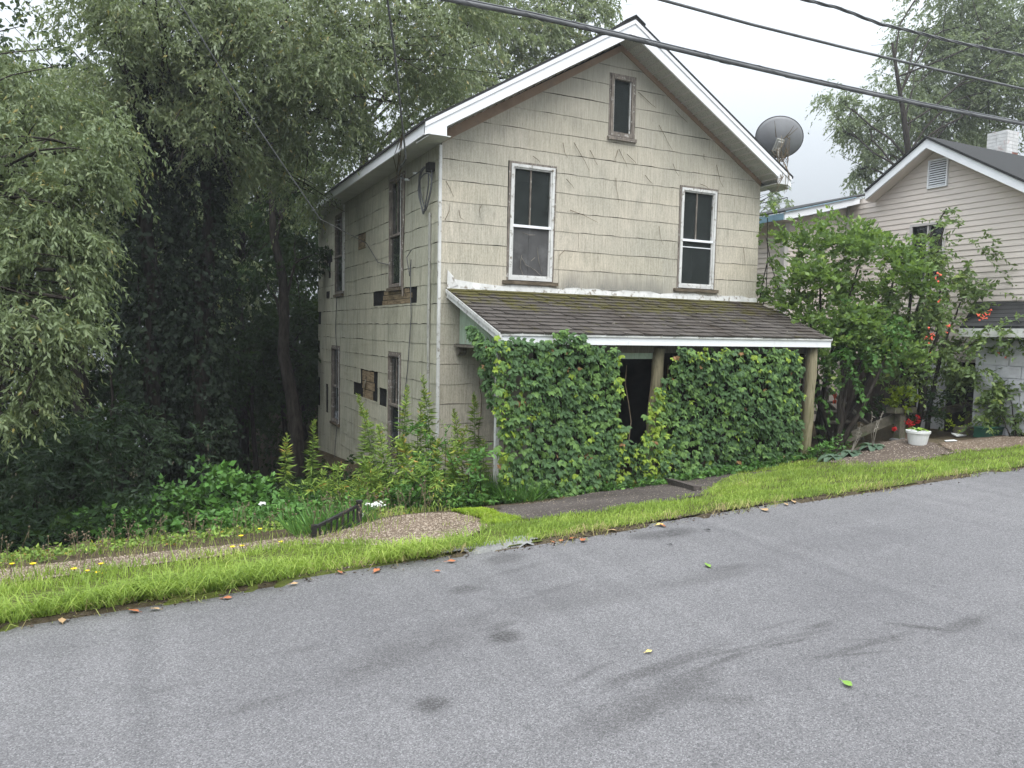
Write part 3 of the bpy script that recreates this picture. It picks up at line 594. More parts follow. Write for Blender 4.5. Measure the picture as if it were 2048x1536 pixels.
# fascia, left rake boards
bm = MB(); bm.bb((PX0 + .012, PYE - .002, -.150), (PX1E + .02, PYE + .03, -.042)); bm.build('porch_fascia', M['white'], house)
bm = MB(); bm.bb((PX0 + .0, PYE - .022, -.046), (PX1E + .03, PYE + .03, -.010)); bm.build('porch_drip_edge', M['white_old'], house)
for (x, w, t0, t1) in ((PX0 - .03, .028, -.012, -.062), (PX0 - .012, .022, -.064, -.135)):
    bm = MB(); bm.prism([(x, PYE - .02, pz(PYE) + t0), (x, Y0 - .04, pz(Y0) + t0), (x, Y0 - .04, pz(Y0) + t1), (x, PYE - .02, pz(PYE) + t1)], (w, 0, 0)); bm.build('porch_rake_board', M['white_old'], house)
xr = PX1E + .02
bm = MB(); bm.prism([(PX1E - .02, PYE + .03, pz(PYE) - .02), (PX1W - .02, Y0 - .04, pz(Y0) - .02), (PX1W - .02, Y0 - .04, pz(Y0) - .12), (PX1E - .02, PYE + .03, pz(PYE) - .12)], (.03, 0, 0)); bm.build('porch_rake_board', M['white_old'], house)
# beam, lintel, ceiling, floor, back boards
PYW = 8.48
bm = MB(); bm.bb((4.0, PYW, -.262), (9.45, PYW + .14, -.13)); bm.build('porch_beam', M['wood_grey'], house)
bm = MB(); bm.bb((5.6, PYW + .02, -.345), (6.44, PYW + .07, -.263)); bm.build('green_lintel', M['green_board'], house)
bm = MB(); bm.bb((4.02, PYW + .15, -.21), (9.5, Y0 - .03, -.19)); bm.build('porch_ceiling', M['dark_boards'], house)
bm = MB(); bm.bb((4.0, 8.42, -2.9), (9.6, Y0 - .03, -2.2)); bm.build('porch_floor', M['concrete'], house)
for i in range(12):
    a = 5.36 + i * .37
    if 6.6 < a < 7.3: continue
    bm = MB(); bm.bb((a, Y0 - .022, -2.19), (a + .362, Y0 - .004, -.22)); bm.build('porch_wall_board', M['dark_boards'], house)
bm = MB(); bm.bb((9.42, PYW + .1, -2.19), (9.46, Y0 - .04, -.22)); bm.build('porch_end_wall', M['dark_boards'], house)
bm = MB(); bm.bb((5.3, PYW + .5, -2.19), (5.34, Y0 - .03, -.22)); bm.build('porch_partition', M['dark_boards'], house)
# green boarded gable end of the porch with ledge and bracket
bw = .125; y = Y0 - .04
while y > 8.5:
    bm = MB(); g = .004; bm.prism([(4.075, y - bw + g, -.195), (4.075, y, -.195), (4.075, y, pz(y) - .04), (4.075, y - bw + g, pz(y - bw) - .04)], (.02, 0, 0)); bm.build('beadboard', M['green_board'], house); y -= bw
bm = MB(); bm.bb((3.99, 8.4, -.232), (4.12, Y0 - .035, -.198)); bm.build('porch_ledge', M['wood_grey'], house)
bm = MB(); bm.prism([(4.03, Y0 - .03, -.235), (4.03, Y0 - .03, -.36), (4.03, Y0 - .09, -.36), (4.03, Y0 - .15, -.31), (4.03, Y0 - .15, -.235)], (.12, 0, 0)); bm.build('bracket', M['wood_grey'], house, bevel=.006)
bm = MB(); bm.prism([(4.0, 8.58, -2.3), (4.05, 8.58, -2.3), (4.055, 8.58, -.2), (4.005, 8.58, -.2)], (0, .06, 0)); bm.build('porch_corner_board', M['white_old'], house)
bm = MB()
def logpost(bm, p0, p1, r):
    n = 9; pts = [np.array(p0) + (np.array(p1) - p0) * i / n + np.array([.008 * math.sin(i * 2.1), 0, 0]) for i in range(n + 1)]; bm.tube(pts, [r * (1 + .06 * math.sin(i * 1.9)) for i in range(n + 1)], 12)
logpost(bm, onY(1294, 960, 8.46), onY(1319, 697, 8.46), .082); bm.build('porch_post', M['log'], house, smooth=True)
bm = MB(); logpost(bm, (9.30, 8.36, -2.12), (9.36, 8.36, -.15), .088); bm.build('porch_post', M['log'], house, smooth=True)
# conduit on the side wall near the corner
bm = MB(); bm.tube([(X0 - .035, 10.42, 1.72), (X0 - .035, 10.42, .9), (X0 - .05, 10.40, .1), (X0 - .035, 10.42, -.6), (X0 - .035, 10.42, -2.5)], .021, 7); bm.build('conduit', M['conduit'], house)

# ================================================================ NEIGHBOUR HOUSE
XG = 13.4; nb = thing('neighbour_house', 'beige vinyl sided house with white louvred gable vent and whitewashed chimney beyond the shrubs', 'house', (XG + 2, 9.3, -1.9))
NY, NZ, NS = 9.28, 3.74, .62; XF = XG - .3
def nzt(y): return NZ - NS * abs(y - NY)
YFRONT, YI = 5.2, 11.2
NW = [(9.05, 9.68, 1.15, 2.18)]           # window in the gable wall
bm = MB()
for r in minus((YFRONT, YI, -2.4, 3.6), NW):
    p = [(r[0], r[2]), (r[1], r[2]), (r[1], r[3]), (r[0], r[3])]
    p = clip(p, -NS, 1, NZ - .155 - NS * NY); p = clip(p, NS, 1, NZ - .155 + NS * NY) if len(p) > 2 else p
    if len(p) > 2: bm.prism([(XG + .02, a, z) for a, z in p], (.15, 0, 0))
bm.bb((XG + .02, 10.3, -2.4), (XG + .17, YI, 2.9))
bm.build('gable_wall', M['vinyl'], nb)
def course(mapf, a0, a1, z, h, cl=None):
    poly = [(a0, z), (a1, z), (a1, z + h), (a0, z + h)]; poly = cl(poly) if cl else poly
    if len(poly) < 3: return
    def off(q): return .004 + .016 * (z + h - q) / h if q > z + h * .18 else .017
    n = len(poly); bm = MB()
    # drop-front profile: front ngon plus underside lip
    bm.v = [mapf(p[0], p[1], off(p[1])) for p in poly] + [mapf(p[0], p[1], -.015) for p in poly]
    bm.f = [tuple(range(n))] + [(i, i + n, (i + 1) % n + n, (i + 1) % n) for i in range(n)]; bm.build('siding_board', M['vinyl'], nb)
def gcl(p):
    p = clip(p, -NS, 1, NZ - .172 - NS * NY); return clip(p, NS, 1, NZ - .172 + NS * NY) if len(p) > 2 else p
gm = lambda a, z, o: (XG + .02 - o, a, z)
z = -.35
while z < 3.6:
    for (c0, c1, e0, e1) in minus((YFRONT, 10.45 if z > 2.8 else YI - .03, z, z + .103), [(a - .05, b + .05, c - .05, d + .05) for a, b, c, d in NW] + [(9.02, 9.42, 2.86, 3.40)]):
        course(gm, c0, c1, e0, e1 - e0, gcl if z > 1.0 and c1 < 10.5 or z > 2.8 else None)
    z += .105
# projecting rear wing: front wall, left wall, corner post
XW = 11.62
bm = MB(); bm.prism([(XW, YI + .02, -2.6), (XG + .02, YI + .02, -2.6), (XG + .02, YI + .02, 2.78), (XW, YI + .02, 2.36)], (0, .15, 0)); bm.bb((XW + .02, YI + .171, -2.6), (XW + .17, 16.5, 2.36)); bm.build('wing_wall', M['vinyl'], nb)
NW2 = (12.28, 12.72, 1.2, 1.92)
fm2 = lambda a, z, o: (a, YI + .02 - o, z); sm2 = lambda a, z, o: (XW + .02 - o, a, z)
z = -.35
while z < 2.8:
    for (c0, c1, e0, e1) in minus((XW + .1, XG - .0, z, z + .103), [(NW2[0] - .05, NW2[1] + .05, NW2[2] - .05, NW2[3] + .05)]):
        course(fm2, c0, c1, e0, e1 - e0, (lambda p: clip(p, -.24, 1, 2.34 - .24 * XW)) if z > 2.1 else None)
    if z < 2.3: course(sm2, YI + .13, 16.4, z, .103)
    z += .105
bm = MB(); bm.bb((XW - .012, YI - .012, -2.5), (XW + .10, YI + .10, 2.36)); bm.build('corner_trim', M['vinyl_trim'], nb)
bm = MB(); bm.bb((XG - .035, YI - .04, -2.5), (XG + .005, YI + .0, 2.85)); bm.build('inside_corner_trim', M['vinyl_trim'], nb)
# main roof with rakes
YE_B = 10.55; YE_F = 5.0
for s, ye in ((1, YE_B), (-1, YE_F)):
    bm = MB(); bm.prism([(XF - .03, NY, NZ + .01), (XF - .03, ye, nzt(ye) + .01), (XF - .03, ye, nzt(ye) + .05), (XF - .03, NY, NZ + .05)], (9, 0, 0)); rf = bm.build('roof_slope', M['roof_dark'], nb)
    bm = MB(); bm.prism([(XF, NY, NZ), (XF, ye, nzt(ye)), (XF, ye, nzt(ye) - .15), (XF, NY, NZ - .165)], (.03, 0, 0)); bm.build('rake_fascia', M['white_clean'], nb)
    bm = MB(); bm.prism([(XF + .03, NY, NZ - .17), (XF + .03, ye, nzt(ye) - .17), (XF + .03, ye, nzt(ye) - .15), (XF + .03, NY, NZ - .15)], (XG - XF - .03, 0, 0)); bm.build('rake_soffit', M['vinyl'], nb)
# wing roof: falls towards the old house, blue metal eave
YR = 10.88
def wz(x): return 2.44 + .235 * (x - 11.28)
bm = MB(); bm.prism([(11.24, YR - .02, wz(11.24) + .01), (15.5, YR - .02, wz(15.5) + .01), (15.5, YR - .02, wz(15.5) + .045), (11.24, YR - .02, wz(11.24) + .045)], (0, 6, 0)); bm.build('wing_roof', M['roof_dark'], nb)
bm = MB(); bm.prism([(11.27, YR, wz(11.27) + .0), (13.36, YR, wz(13.36) + .0), (13.36, YR, wz(13.36) - .13), (11.27, YR, wz(11.27) - .14)], (0, .03, 0)); bm.build('wing_fascia', M['white_clean'], nb)
bm = MB(); bm.bb((11.27, YR + .031, 2.30), (XW, 16.4, 2.32)); bm.build('wing_soffit', M['vinyl'], nb)
bm = MB(); bm.bb((11.24, YR + .032, 2.30), (11.268, 16.5, 2.43)); bm.build('eave_metal', M['blue_metal'], nb)
bm = MB(); bm.tube([(11.25, YR - .03, wz(11.25) + .015), (13.2, YR - .03, wz(13.2) + .015)], .011, 6); bm.build('eave_metal', M['blue_metal'], nb)
# vent
vt = None; bm = MB(); va, vb, vc, vd = 9.05, 9.39, 2.89, 3.37
for q in ((va - .025, va, vc - .025, vd + .025), (vb, vb + .025, vc - .025, vd + .025)): bm.bb((XG - .025, q[0], q[2]), (XG + .02, q[1], q[3]))
for q in ((va, vb, vc - .025, vc), (va, vb, vd, vd + .025)): bm.bb((XG - .024, q[0], q[2]), (XG + .02, q[1], q[3]))
vt = bm.build('gable_vent', M['white_clean'], nb)
for i in range(11):
    zz = vc + .022 + i * .043; bm = MB(); bm.prism([(XG - .022, va + .001, zz - .014), (XG - .018, va + .001, zz - .016), (XG + .012, va + .001, zz + .016), (XG + .008, va + .001, zz + .019)], (0, vb - va - .002, 0)); bm.build('louvre', M['white_clean'], vt)
bm = MB(); bm.bb((XG + .016, va, vc), (XG + .019, vb, vd)); bm.build('backing', M['dark_room'], vt)
def nwin(mapf, a0, a1, z0, z1):
    bm = MB()
    def bar(b0, b1, y0, y1, o0, o1): bm.prism([mapf(b0, y0, o1), mapf(b1, y0, o1), mapf(b1, y1, o1), mapf(b0, y1, o1)], np.array(mapf(b0, y0, o0)) - np.array(mapf(b0, y0, o1)))
    bar(a0 - .05, a0, z0 - .05, z1 + .05, -.1, .03); bar(a1, a1 + .05, z0 - .05, z1 + .05, -.1, .03); bar(a0, a1, z1, z1 + .05, -.1, .029); bar(a0, a1, z0 - .05, z0, -.1, .029)
    w = bm.build('window', M['vinyl_trim'], nb); bm = MB(); am = (a0 + a1) / 2; bar(am - .015, am + .015, z0, z1, -.05, .01); bar(a0, a1, (z0 + z1) / 2 - .015, (z0 + z1) / 2 + .015, -.05, .011); bm.build('muntin', M['vinyl_trim'], w)
    bm = MB(); bar(a0, a1, z0, z1, -.08, -.07); bm.build('glass_pane', M['glass'], w); bm = MB(); bar(a0 - .1, a1 + .1, z0 - .1, z1 + .1, -.42, -.40); bm.build('curtain', M['dark_room'], w)
nwin(gm, *NW[0]); nwin(fm2, *NW2)
# chimney of whitewashed brick
ch = MB(); cx_, cy_ = 16.2, 9.75; ch.bb((cx_ - .2, cy_ - .2, 3.2), (cx_ + .2, cy_ + .2, 4.36)); cho = ch.build('chimney', M['chimney'], nb, bevel=.03)
for k in range(9):
    zc = 3.72 + k * .072
    for i in range(2):
        o_ = i * .2 - (.0 if k % 2 else .0)
        bm = MB(); a = cx_ - .2 + o_; bm.bb((a + .003, cy_ - .209, zc), (a + .197, cy_ - .199, zc + .066)); bm.build('brick', M['brick_red'] if k < 2 or (k == 2 and i) else M['chimney'], cho)
        bm = MB(); a = cy_ - .2 + o_; bm.bb((cx_ - .209, a + .003, zc), (cx_ - .199, a + .197, zc + .066)); bm.build('brick', M['brick_red'] if k < 1 else M['chimney'], cho)
# low side porch roof and white painted block wall below
A, B, C, D = (XG, 8.35, .66), (XG, 6.2, .64), (12.28, 5.2, .20), (12.28, 7.9, .20)
bm = MB(); bm.prism([A, B, C, D], (0, 0, .03)); pr = bm.build('side_porch_roof', M['roof_dark'], nb)
for i in range(6):
    t = i / 6; p = np.array(D) * (1 - t) + np.array(A) * t; q = np.array(C) * (1 - t) + np.array(B) * t
    bm = MB(); bm.beam(p + [0, 0, .035], q + [0, 0, .035], .012, .01); bm.build('shingle_course', M['roof_dark'], pr)
bm = MB(); bm.bb((12.26, 5.2, .06), (12.29, 7.9, .20)); bm.build('side_porch_fascia', M['white_old'], nb)
def blockwall(x, y0, y1, z0, z1):
    bm = MB(); bm.bb((x + .02, y0, z0), (x + .2, y1, z1)); w = bm.build('block_wall', M['block'], nb); k = 0; z = z0
    while z < z1 - .05:
        y = y0 - (.2 if k % 2 else 0); h = min(.195, z1 - z)
        while y < y1 - .02:
            a, b = max(y, y0), min(y + .395, y1)
            if b - a > .02: bm = MB(); bm.bb((x, a + .004, z + .004), (x + .021, b - .004, z + h - .004)); bm.build('block', M['block'], w)
            y += .4
        z += .2; k += 1
blockwall(12.5, 5.0, 7.74, -2.2, .04)
blockwall(13.3, 8.62, 9.32, -2.3, -.45)
bm = MB(); bm.bb((13.1, 7.9, -2.2), (13.4, 8.61, -.4)); bm.build('doorway', M['dark_room'], nb)
bm = MB(); bm.bb((13.3, 9.36, -2.4), (13.38, 11.1, -.45)); bm.build('basement_wall', M['dark_boards'], nb)

# ================================================================ SATELLITE DISH on the old roof
dp = onY(1557, 318, 9.95); dish = thing('satellite_dish', 'grey satellite dish seen from behind on the right roof edge, wrapped in dry vine', 'satellite dish', tuple(dp - np.array([0, 0, .12])))
dc = dp + np.array([.12, .12, .42]); N = np.array([.42, .80, .40]); N /= np.linalg.norm(N); A1 = np.cross(N, [0, 0, 1]); A1 /= np.linalg.norm(A1); A2 = np.cross(A1, N)
ca, sa = math.cos(math.radians(-14)), math.sin(math.radians(-14)); B1 = ca * A1 + sa * A2; B2 = -sa * A1 + ca * A2
vs = []; fs = []; nr, na = 8, 40
for side in (0, 1):
    for i in range(nr + 1):
        r = i / nr
        for k in range(na):
            t = 2 * math.pi * k / na; vs.append(dc + B1 * .43 * r * math.cos(t) + B2 * .355 * r * math.sin(t) + N * (.105 * (r * r - 1) + .012 * side))
    o = side * (nr + 1) * na
    for i in range(nr):
        for k in range(na): fs.append((o + i * na + k, o + i * na + (k + 1) % na, o + (i + 1) * na + (k + 1) % na, o + (i + 1) * na + k))
o2 = (nr + 1) * na
for k in range(na): fs.append((nr * na + k, nr * na + (k + 1) % na, o2 + nr * na + (k + 1) % na, o2 + nr * na + k))
bm = MB(); bm.add(vs, fs); bm.build('reflector', M['dish'], dish, smooth=True)
bk = dc - N * .115 - B2 * .15
bm = MB(); bm.tube([dc + B1 * .43 * math.cos(t) + B2 * .355 * math.sin(t) + N * .004 for t in np.linspace(0, 2 * math.pi, 41)], .009, 5, False); bm.build('rim', M['iron'], dish)
bm = MB(); bm.beam(bk - B2 * .1, bk + B2 * .14, .14, .07, N); bm.beam(bk - N * .06 - B2 * .08, bk - N * .06 + B2 * .1, .09, .06, N); bm.build('bracket', M['conduit'], dish, bevel=.008)
bm = MB(); bm.tube([dp + [0, 0, -.16], dp + [0, 0, .05], bk - N * .06], .024, 8); bm.build('mast', M['conduit'], dish)
bm = MB(); bm.beam(dp + [-.12, -.05, -.1], dp + [.10, .06, -.16], .12, .015); bm.build('foot', M['conduit'], dish)
bm = MB(); r = random.Random(3)
for k in range(26):
    p = dp + np.array([r.uniform(-.05, .22), r.uniform(-.06, .06), r.uniform(-.22, .05)]); q = bk - N * .1 + B1 * r.uniform(-.14, .14) + B2 * r.uniform(-.15, .22); m = (p + q) / 2 - N * r.uniform(0, .12) + np.array([r.uniform(-.1, .1), 0, 0]); bm.tube([p, m, q], [.006, .005, .003], 4)
for (b1, b2, e1, e2) in ((.03, .0, .20, .24), (.05, .02, .12, .26), (-.1, .0, -.24, .25), (.08, .05, .16, .02)):
    s = dc - N * .13; bm.tube([s + B1 * b1 + B2 * b2, s + B1 * (b1 + e1) / 2 + B2 * (b2 + e2) * .45 - N * .02, s + B1 * e1 + B2 * e2], [.008, .006, .003], 4)
bm.build("dry_vine", M["dry"], dish)
bm = MB(); r = random.Random(5)
for k in range(7):
    p = np.array(onY(1565 + r.uniform(-8, 10), 325 + k * 4, 9.7)); q = onY(1568 + r.uniform(-22, 14), 365 + r.uniform(-5, 25), 9.62); bm.tube([p, (p + q) / 2 + [r.uniform(-.05, .06), -.03, 0], q], [.008, .006, .004], 4)
tag(bm.build('dead_vine', M['dry'], org=onY(1570, 350, 9.65)), 'dry vine runners hanging over the right eave corner below the dish', 'vine')

# ================================================================ WIRES
def wire(name, pix, Y, rad, mat, label, ext=3, par=None):
    P = [np.array(onY(x, y, Y)) for x, y in pix]; P = [P[0] + (P[0] - P[1]) * ext] + P + [P[-1] + (P[-1] - P[-2]) * ext]
    return P
CAB = [(870, -6), (1060, 31), (1240, 72), (1440, 120), (1640, 166), (1850, 211), (2060, 251)]
P = wire('', CAB, 5.3, 0, None, ''); cb = thing('utility_cable', 'thick black lashed cable bundle crossing in front of the gable', 'cable', tuple(P[3]), 'overhead utility lines')
bm = MB(); bm.tube(P, .019, 8); bm.build('bundle', M['cable'], cb, smooth=True)
bm = MB(); bm.tube([p + np.array([0, 0, .026]) for p in P], .0065, 6); bm.build('messenger', M['cable_light'], cb, smooth=True)
bm = MB(); PP = np.array(P); seg = [(i + t) for i in range(1, len(P) - 2) for t in np.linspace(0, 1, 12)[:-1]]
bm.tube([PP[int(s)] * (1 - s % 1) + PP[int(s) + 1] * (s % 1) + np.array([0,   .025 * math.cos(i * .9), .004 + .027 * math.sin(i * .9)]) for i, s in enumerate(seg)], .002, 4); bm.build('lashing', M['cable_light'], cb)
P = wire('', [(1310, -4), (1500, 48), (1700, 98), (1880, 141), (2060, 181)], 6.2, 0, None, ''); bm = MB(); bm.tube(P, .0155, 7)
tag(bm.build('utility_wire', M['cable'], org=P[2], smooth=True), 'thin straight utility wire between the thick cable and the twisted one', 'cable', 'overhead utility lines')
pts = [(1600, -3), (1680, 17), (1760, 48), (1830, 64), (1900, 82), (1990, 100), (2060, 113)]; P = wire('', pts, 7.0, 0, None, ''); tw = thing('twisted_wire', 'uppermost wavy twisted service wire against the right tree', 'cable', tuple(P[3]), 'overhead utility lines')
PP = np.array(P); s_ = [(i + t) for i in range(0, len(P) - 1) for t in np.linspace(0, 1, 10)[:-1]]
for ph in (0, 2.1, 4.2):
    bm = MB(); bm.tube([PP[int(s)] * (1 - s % 1) + PP[int(s) + 1] * (s % 1) + np.array([0, .013 * math.cos(i * .5 + ph), .013 * math.sin(i * .5 + ph)]) for i, s in enumerate(s_)], .0105, 5); bm.build('strand', M['cable'], tw)
# service drop to the side wall
e = np.array([3.62, 11.7, 2.50]); mid = atd(806, 262, 9.9); m2 = atd(790, 110, 9.0); top = atd(772, -20, 8.3); top2 = top + (top - m2) * 1.2
bm = MB(); bm.tube([top2, top, m2, mid, atd(812, 318, 10.2), e], .013, 6); sdp = thing('service_drop', 'black service wire dropping past the left eave to the side wall', 'cable', tuple(mid)); bm.build('wire', M['cable'], sdp)
bm = MB(); r = random.Random(9)
for k in range(5):
    q = np.array([3.45 + r.uniform(-.06, .02), 11.0 + r.uniform(-.3, .3), 2.62 + r.uniform(-.15, .15)]); bm.tube([atd(806, 262, 9.9), q, e + [r.uniform(-.05, 0), r.uniform(-.2, .2), r.uniform(-.2, .1)]], .006, 4)
bm.build('loose_strand', M['dry'], sdp)
bm = MB(); bm.tube([e, (3.66, 11.3, 2.33), (3.68, 10.9, 2.36), (3.71, 10.4, 2.40)], .010, 5); bm.build('wall_wire', M['cable'], sdp)
for p in ((3.66, 11.28, 2.34), (3.68, 10.95, 2.38)):
    bm = MB(); bm.beam(np.array(p) + [0, -.07, -.012], np.array(p) + [0, .07, .012], .03, .03); bm.build('insulator', M['pot_white'], sdp)
bm = MB(); bm.bb((3.66, 10.28, 2.30), (3.768, 10.42, 2.42)); bm.build('wall_bracket', M['iron'], sdp)
bm = MB()
for k, (ry, rz, oy) in enumerate(((.24, .30, 0), (.19, .34, .06), (.27, .27, -.03))):
    bm.tube([(3.70 - .012 * k, 10.52 + oy + ry * math.cos(t) + .06 * math.sin(2 * t), 2.10 - .04 * k + rz * math.sin(t) - .15 * abs(math.cos(t)) ** 2 * 0) for t in np.linspace(math.pi / 2, math.pi * 2.5, 26)], .011, 5)
wc = tag(bm.build('cable_coil', M['cable'], org=(3.7, 10.5, 2.1)), 'loose loops of black cable hanging under the eave by the house corner', 'cable')
s0 = atd(350, -10, 9.5); bm = MB(); bm.tube([s0 + (s0 - atd(500, 230, 10.5)), s0, atd(500, 232, 10.6), atd(640, 438, 11.6), (3.72, 13.9, 1.62), (3.72, 13.1, 1.2), (3.74, 12.55, 1.12)], .0085, 5)
tag(bm.build('slack_wire', M['cable'], org=(3.7, 13, 1.3)), 'thin slack wire running from the trees across the side wall', 'cable')
bm = MB(); bm.tube([(3.73, 11.25, 1.25), (3.70, 11.38, 1.15), (3.72, 11.30, .85), (3.71, 11.2, 1.1), (3.725, 11.26, .75), (3.735, 11.25, .2), (3.735, 11.40, -.6), (3.735, 11.7, -1.6)], .0075, 5)
tag(bm.build('hanging_wire', M['cable'], org=(3.73, 11.3, .3)), 'thin dark wire hanging down the side wall beside the conduit', 'cable')
bm = MB(); bm.tube([(3.735, 16.4, .72), (3.73, 16.5, .0), (3.735, 16.45, -.35), (3.72, 16.3, -2.15), (3.72, 16.5, -2.7), (3.735, 16.55, -3.3)], .008, 5)
tag(bm.build('downlead_wire', M['cable'], org=(3.73, 16.4, -1)), 'dark wire running down past the far pair of side windows', 'cable')

# ================================================================ VEGETATION
def unit(v): return v / (np.linalg.norm(v, axis=-1, keepdims=True) + 1e-9)
def leaves(base, d, ln, wd, rg, fold=.18):
    """diamond leaves: base point, direction, length, width -> verts, quads"""
    n = len(base); rnd = unit(rg.normal(size=(n, 3))); w = unit(np.cross(d, rnd)); nn = np.cross(w, d)
    ln = np.broadcast_to(np.asarray(ln, float), (n,))[:, None]; wd = np.broadcast_to(np.asarray(wd, float), (n,))[:, None]
    m = base + d * ln * .42 + nn * wd * fold
    V = np.stack([base, m + w * wd * .5, base + d * ln - nn * wd * fold * .6, m - w * wd * .5], 1).reshape(-1, 3)
    return V, np.arange(4 * n).reshape(n, 4)
def sprays(P, O, L, ln, wd, droop=.8, twig=.35, rg=rng, jit=.45, tvar=.28, up=0.):
    """leafy twigs at anchors P heading O, arching over and hanging"""
    n = len(P); s = (np.arange(L) + .5) / L; s = s[None, :] + rg.uniform(-.5, .5, (n, L)) / L
    tl = twig * rg.uniform(.6, 1.3, (n, 1)); dn = np.array([0, 0, -1.])
    pos = P[:, None] + O[:, None] * (s * tl)[..., None] + dn * (droop * .75 * tl * s ** 2)[..., None]
    side = unit(np.cross(O, dn))[:, None] * np.where(np.arange(L) % 2, 1, -1)[None, :, None] * rg.uniform(.3, .9, (n, L, 1))
    d = unit(O[:, None] * .45 + side * .7 + dn * droop + np.array([0, 0, up]) + rg.normal(size=(n, L, 3)) * jit)
    pos = pos.reshape(-1, 3); d = d.reshape(-1, 3); sc = np.repeat(rg.uniform(.75, 1.2, n), L) * rg.uniform(.7, 1.15, n * L)
    V, Fq = leaves(pos, d, ln * sc, wd * sc, rg)
    t = np.clip(np.repeat(np.clip(rg.normal(.45, .16, n), 0, 1), L) + rg.normal(0, tvar * .5, n * L), 0, 1); t[rg.random(n * L) < .012] = 1
    return V, Fq, t
def join(parts):
    Vs, Fs, Ts = [], [], []; b = 0
    for V, Fq, t in parts: Vs.append(V); Fs.append(Fq + b); Ts.append(t); b += len(V)
    return np.concatenate(Vs), np.concatenate(Fs), np.concatenate(Ts)
def in_ball(c, r, n, rg, shell=.42, flat=1.):
    u = unit(rg.normal(size=(n, 3))); q = rg.random(n) ** shell; r = np.broadcast_to(np.asarray(r, float), (3,))
    return np.asarray(c) + u * q[:, None] * r * np.array([1, 1, flat]), u
def crown(par, clumps, mat, cover, ln, wd, L=12, droop=.8, twig=.35, name='crown', seed=1, up=0., jit=.45, lump=True):
    """clumps: (centre, radius); cover = leaf layers over each clump's disc"""
    rg = np.random.default_rng(seed); parts = []
    for c, r in clumps:
        n = max(3, int(cover * math.pi * r * r / (ln * wd * .55 * L)))
        if lump:      # clumps are themselves made of smaller tufts with gaps between
            k = max(4, int(r * r * 9)); cc, uu = in_ball(c, r * .85, k, rg, .45, .85); idx = rg.integers(0, k, n); P = cc[idx] + rg.normal(size=(n, 3)) * r * .17; O = unit(uu[idx] + rg.normal(size=(n, 3)) * .5)
        else: P, O = in_ball(c, r, n, rg)
        O = unit(O * np.array([1, 1, .45]) + rg.normal(size=(n, 3)) * .25); parts.append(sprays(P, O, L, ln, wd, droop, twig, rg, jit, up=up))
    V, Fq, t = join(parts); return npmesh(name, V, Fq, mat, par, tint=t)
def limb(bm, p, q, r0, r1, rg, sag=.12, n=6, nn=7):
    p = np.array(p, float); q = np.array(q, float); L = np.linalg.norm(q - p); b = rg.normal(size=3) * L * .05; t = np.linspace(0, 1, n)
    pts = [p + (q - p) * k + b * math.sin(k * math.pi) + np.array([0, 0, sag * L * math.sin(k * math.pi)]) + rg.normal(size=3) * L * .012 * (0 < k < 1) for k in t]
    bm.tube(pts, [r0 + (r1 - r0) * k for k in t], nn, False); return pts
def tree(name, label, cat, base, top, r0, clumps, mat, cover, ln, wd, seed=1, group=None, L=12, droop=.8, twig=.35, bark='bark', low=.3, limbs=True, lean=None, up=0., jit=.45):
    rg = np.random.default_rng(seed); base = np.array(base, float); top = np.array(top, float); t = thing(name, label, cat, tuple(base), group)
    bm = MB(); n = 10; pts = [base - [0, 0, .2]] + [base + (top - base) * k + rg.normal(size=3) * r0 * .35 * np.array([1, 1, 0]) for k in np.linspace(.05, 1, n)]
    bm.tube(pts, [r0 * 1.5] + [r0 * (1.15 - .95 * k) for k in np.linspace(.05, 1, n)], 9); bm.build('trunk', M[bark], t, smooth=True)
    if limbs:
        for c, r in clumps:
            c = np.array(c); bm = MB(); k = np.clip((c[2] - base[2]) / max(.1, top[2] - base[2]) * .75, low, .97); p = base + (top - base) * k
            pts = limb(bm, p, c, r0 * .26 * (1.05 - k * .5), .022, rg)
            for j in range(int(3 + r * 2)):
                a = pts[rg.integers(2, len(pts))]; limb(bm, a, c + rg.normal(size=3) * r * .6, .018, .005, rg, .05, 4, 4)
            bm.build('limb', M[bark], t, smooth=True)
    crown(t, clumps, mat, cover, ln, wd, L, droop, twig, seed=seed + 50, up=up, jit=jit); return t
def px(lst): return [(atd(a, b, d), r) for a, b, d, r in lst]
def gpt(x, y, dz=0): return np.array([x, y, float(gz(x, y)) + dz])

# --- drooping tree hanging in from the left
tree('drooping_tree', 'big tree at the far left with long drooping grey green sprays reaching toward the road', 'tree', gpt(-4.2, 11.2), (-3.4, 10.8, 6.2), .15,
     px([(60, 330, 9, .95), (110, 410, 8.6, .7), (30, 500, 8.5, .75), (110, 540, 8.3, .52), (40, 630, 8.2, .6), (100, 650, 8.1, .42), (165, 380, 9, .42), (20, 750, 8.1, .45), (75, 745, 8.0, .32), (75, 830, 8.0, .22), (25, 850, 8.1, .32), (170, 300, 9.5, .75), (60, 210, 10, .8), (150, 600, 8.3, .2), (165, 480, 8.7, .25), (-120, 400, 9, 1.3), (-150, 650, 8.6, 1.2), (-60, 120, 10, 1.0), (130, 700, 8.2, .16)]),
     M['canopy2'], 3.2, .082, .026, seed=11, droop=.95, twig=.34, L=16)
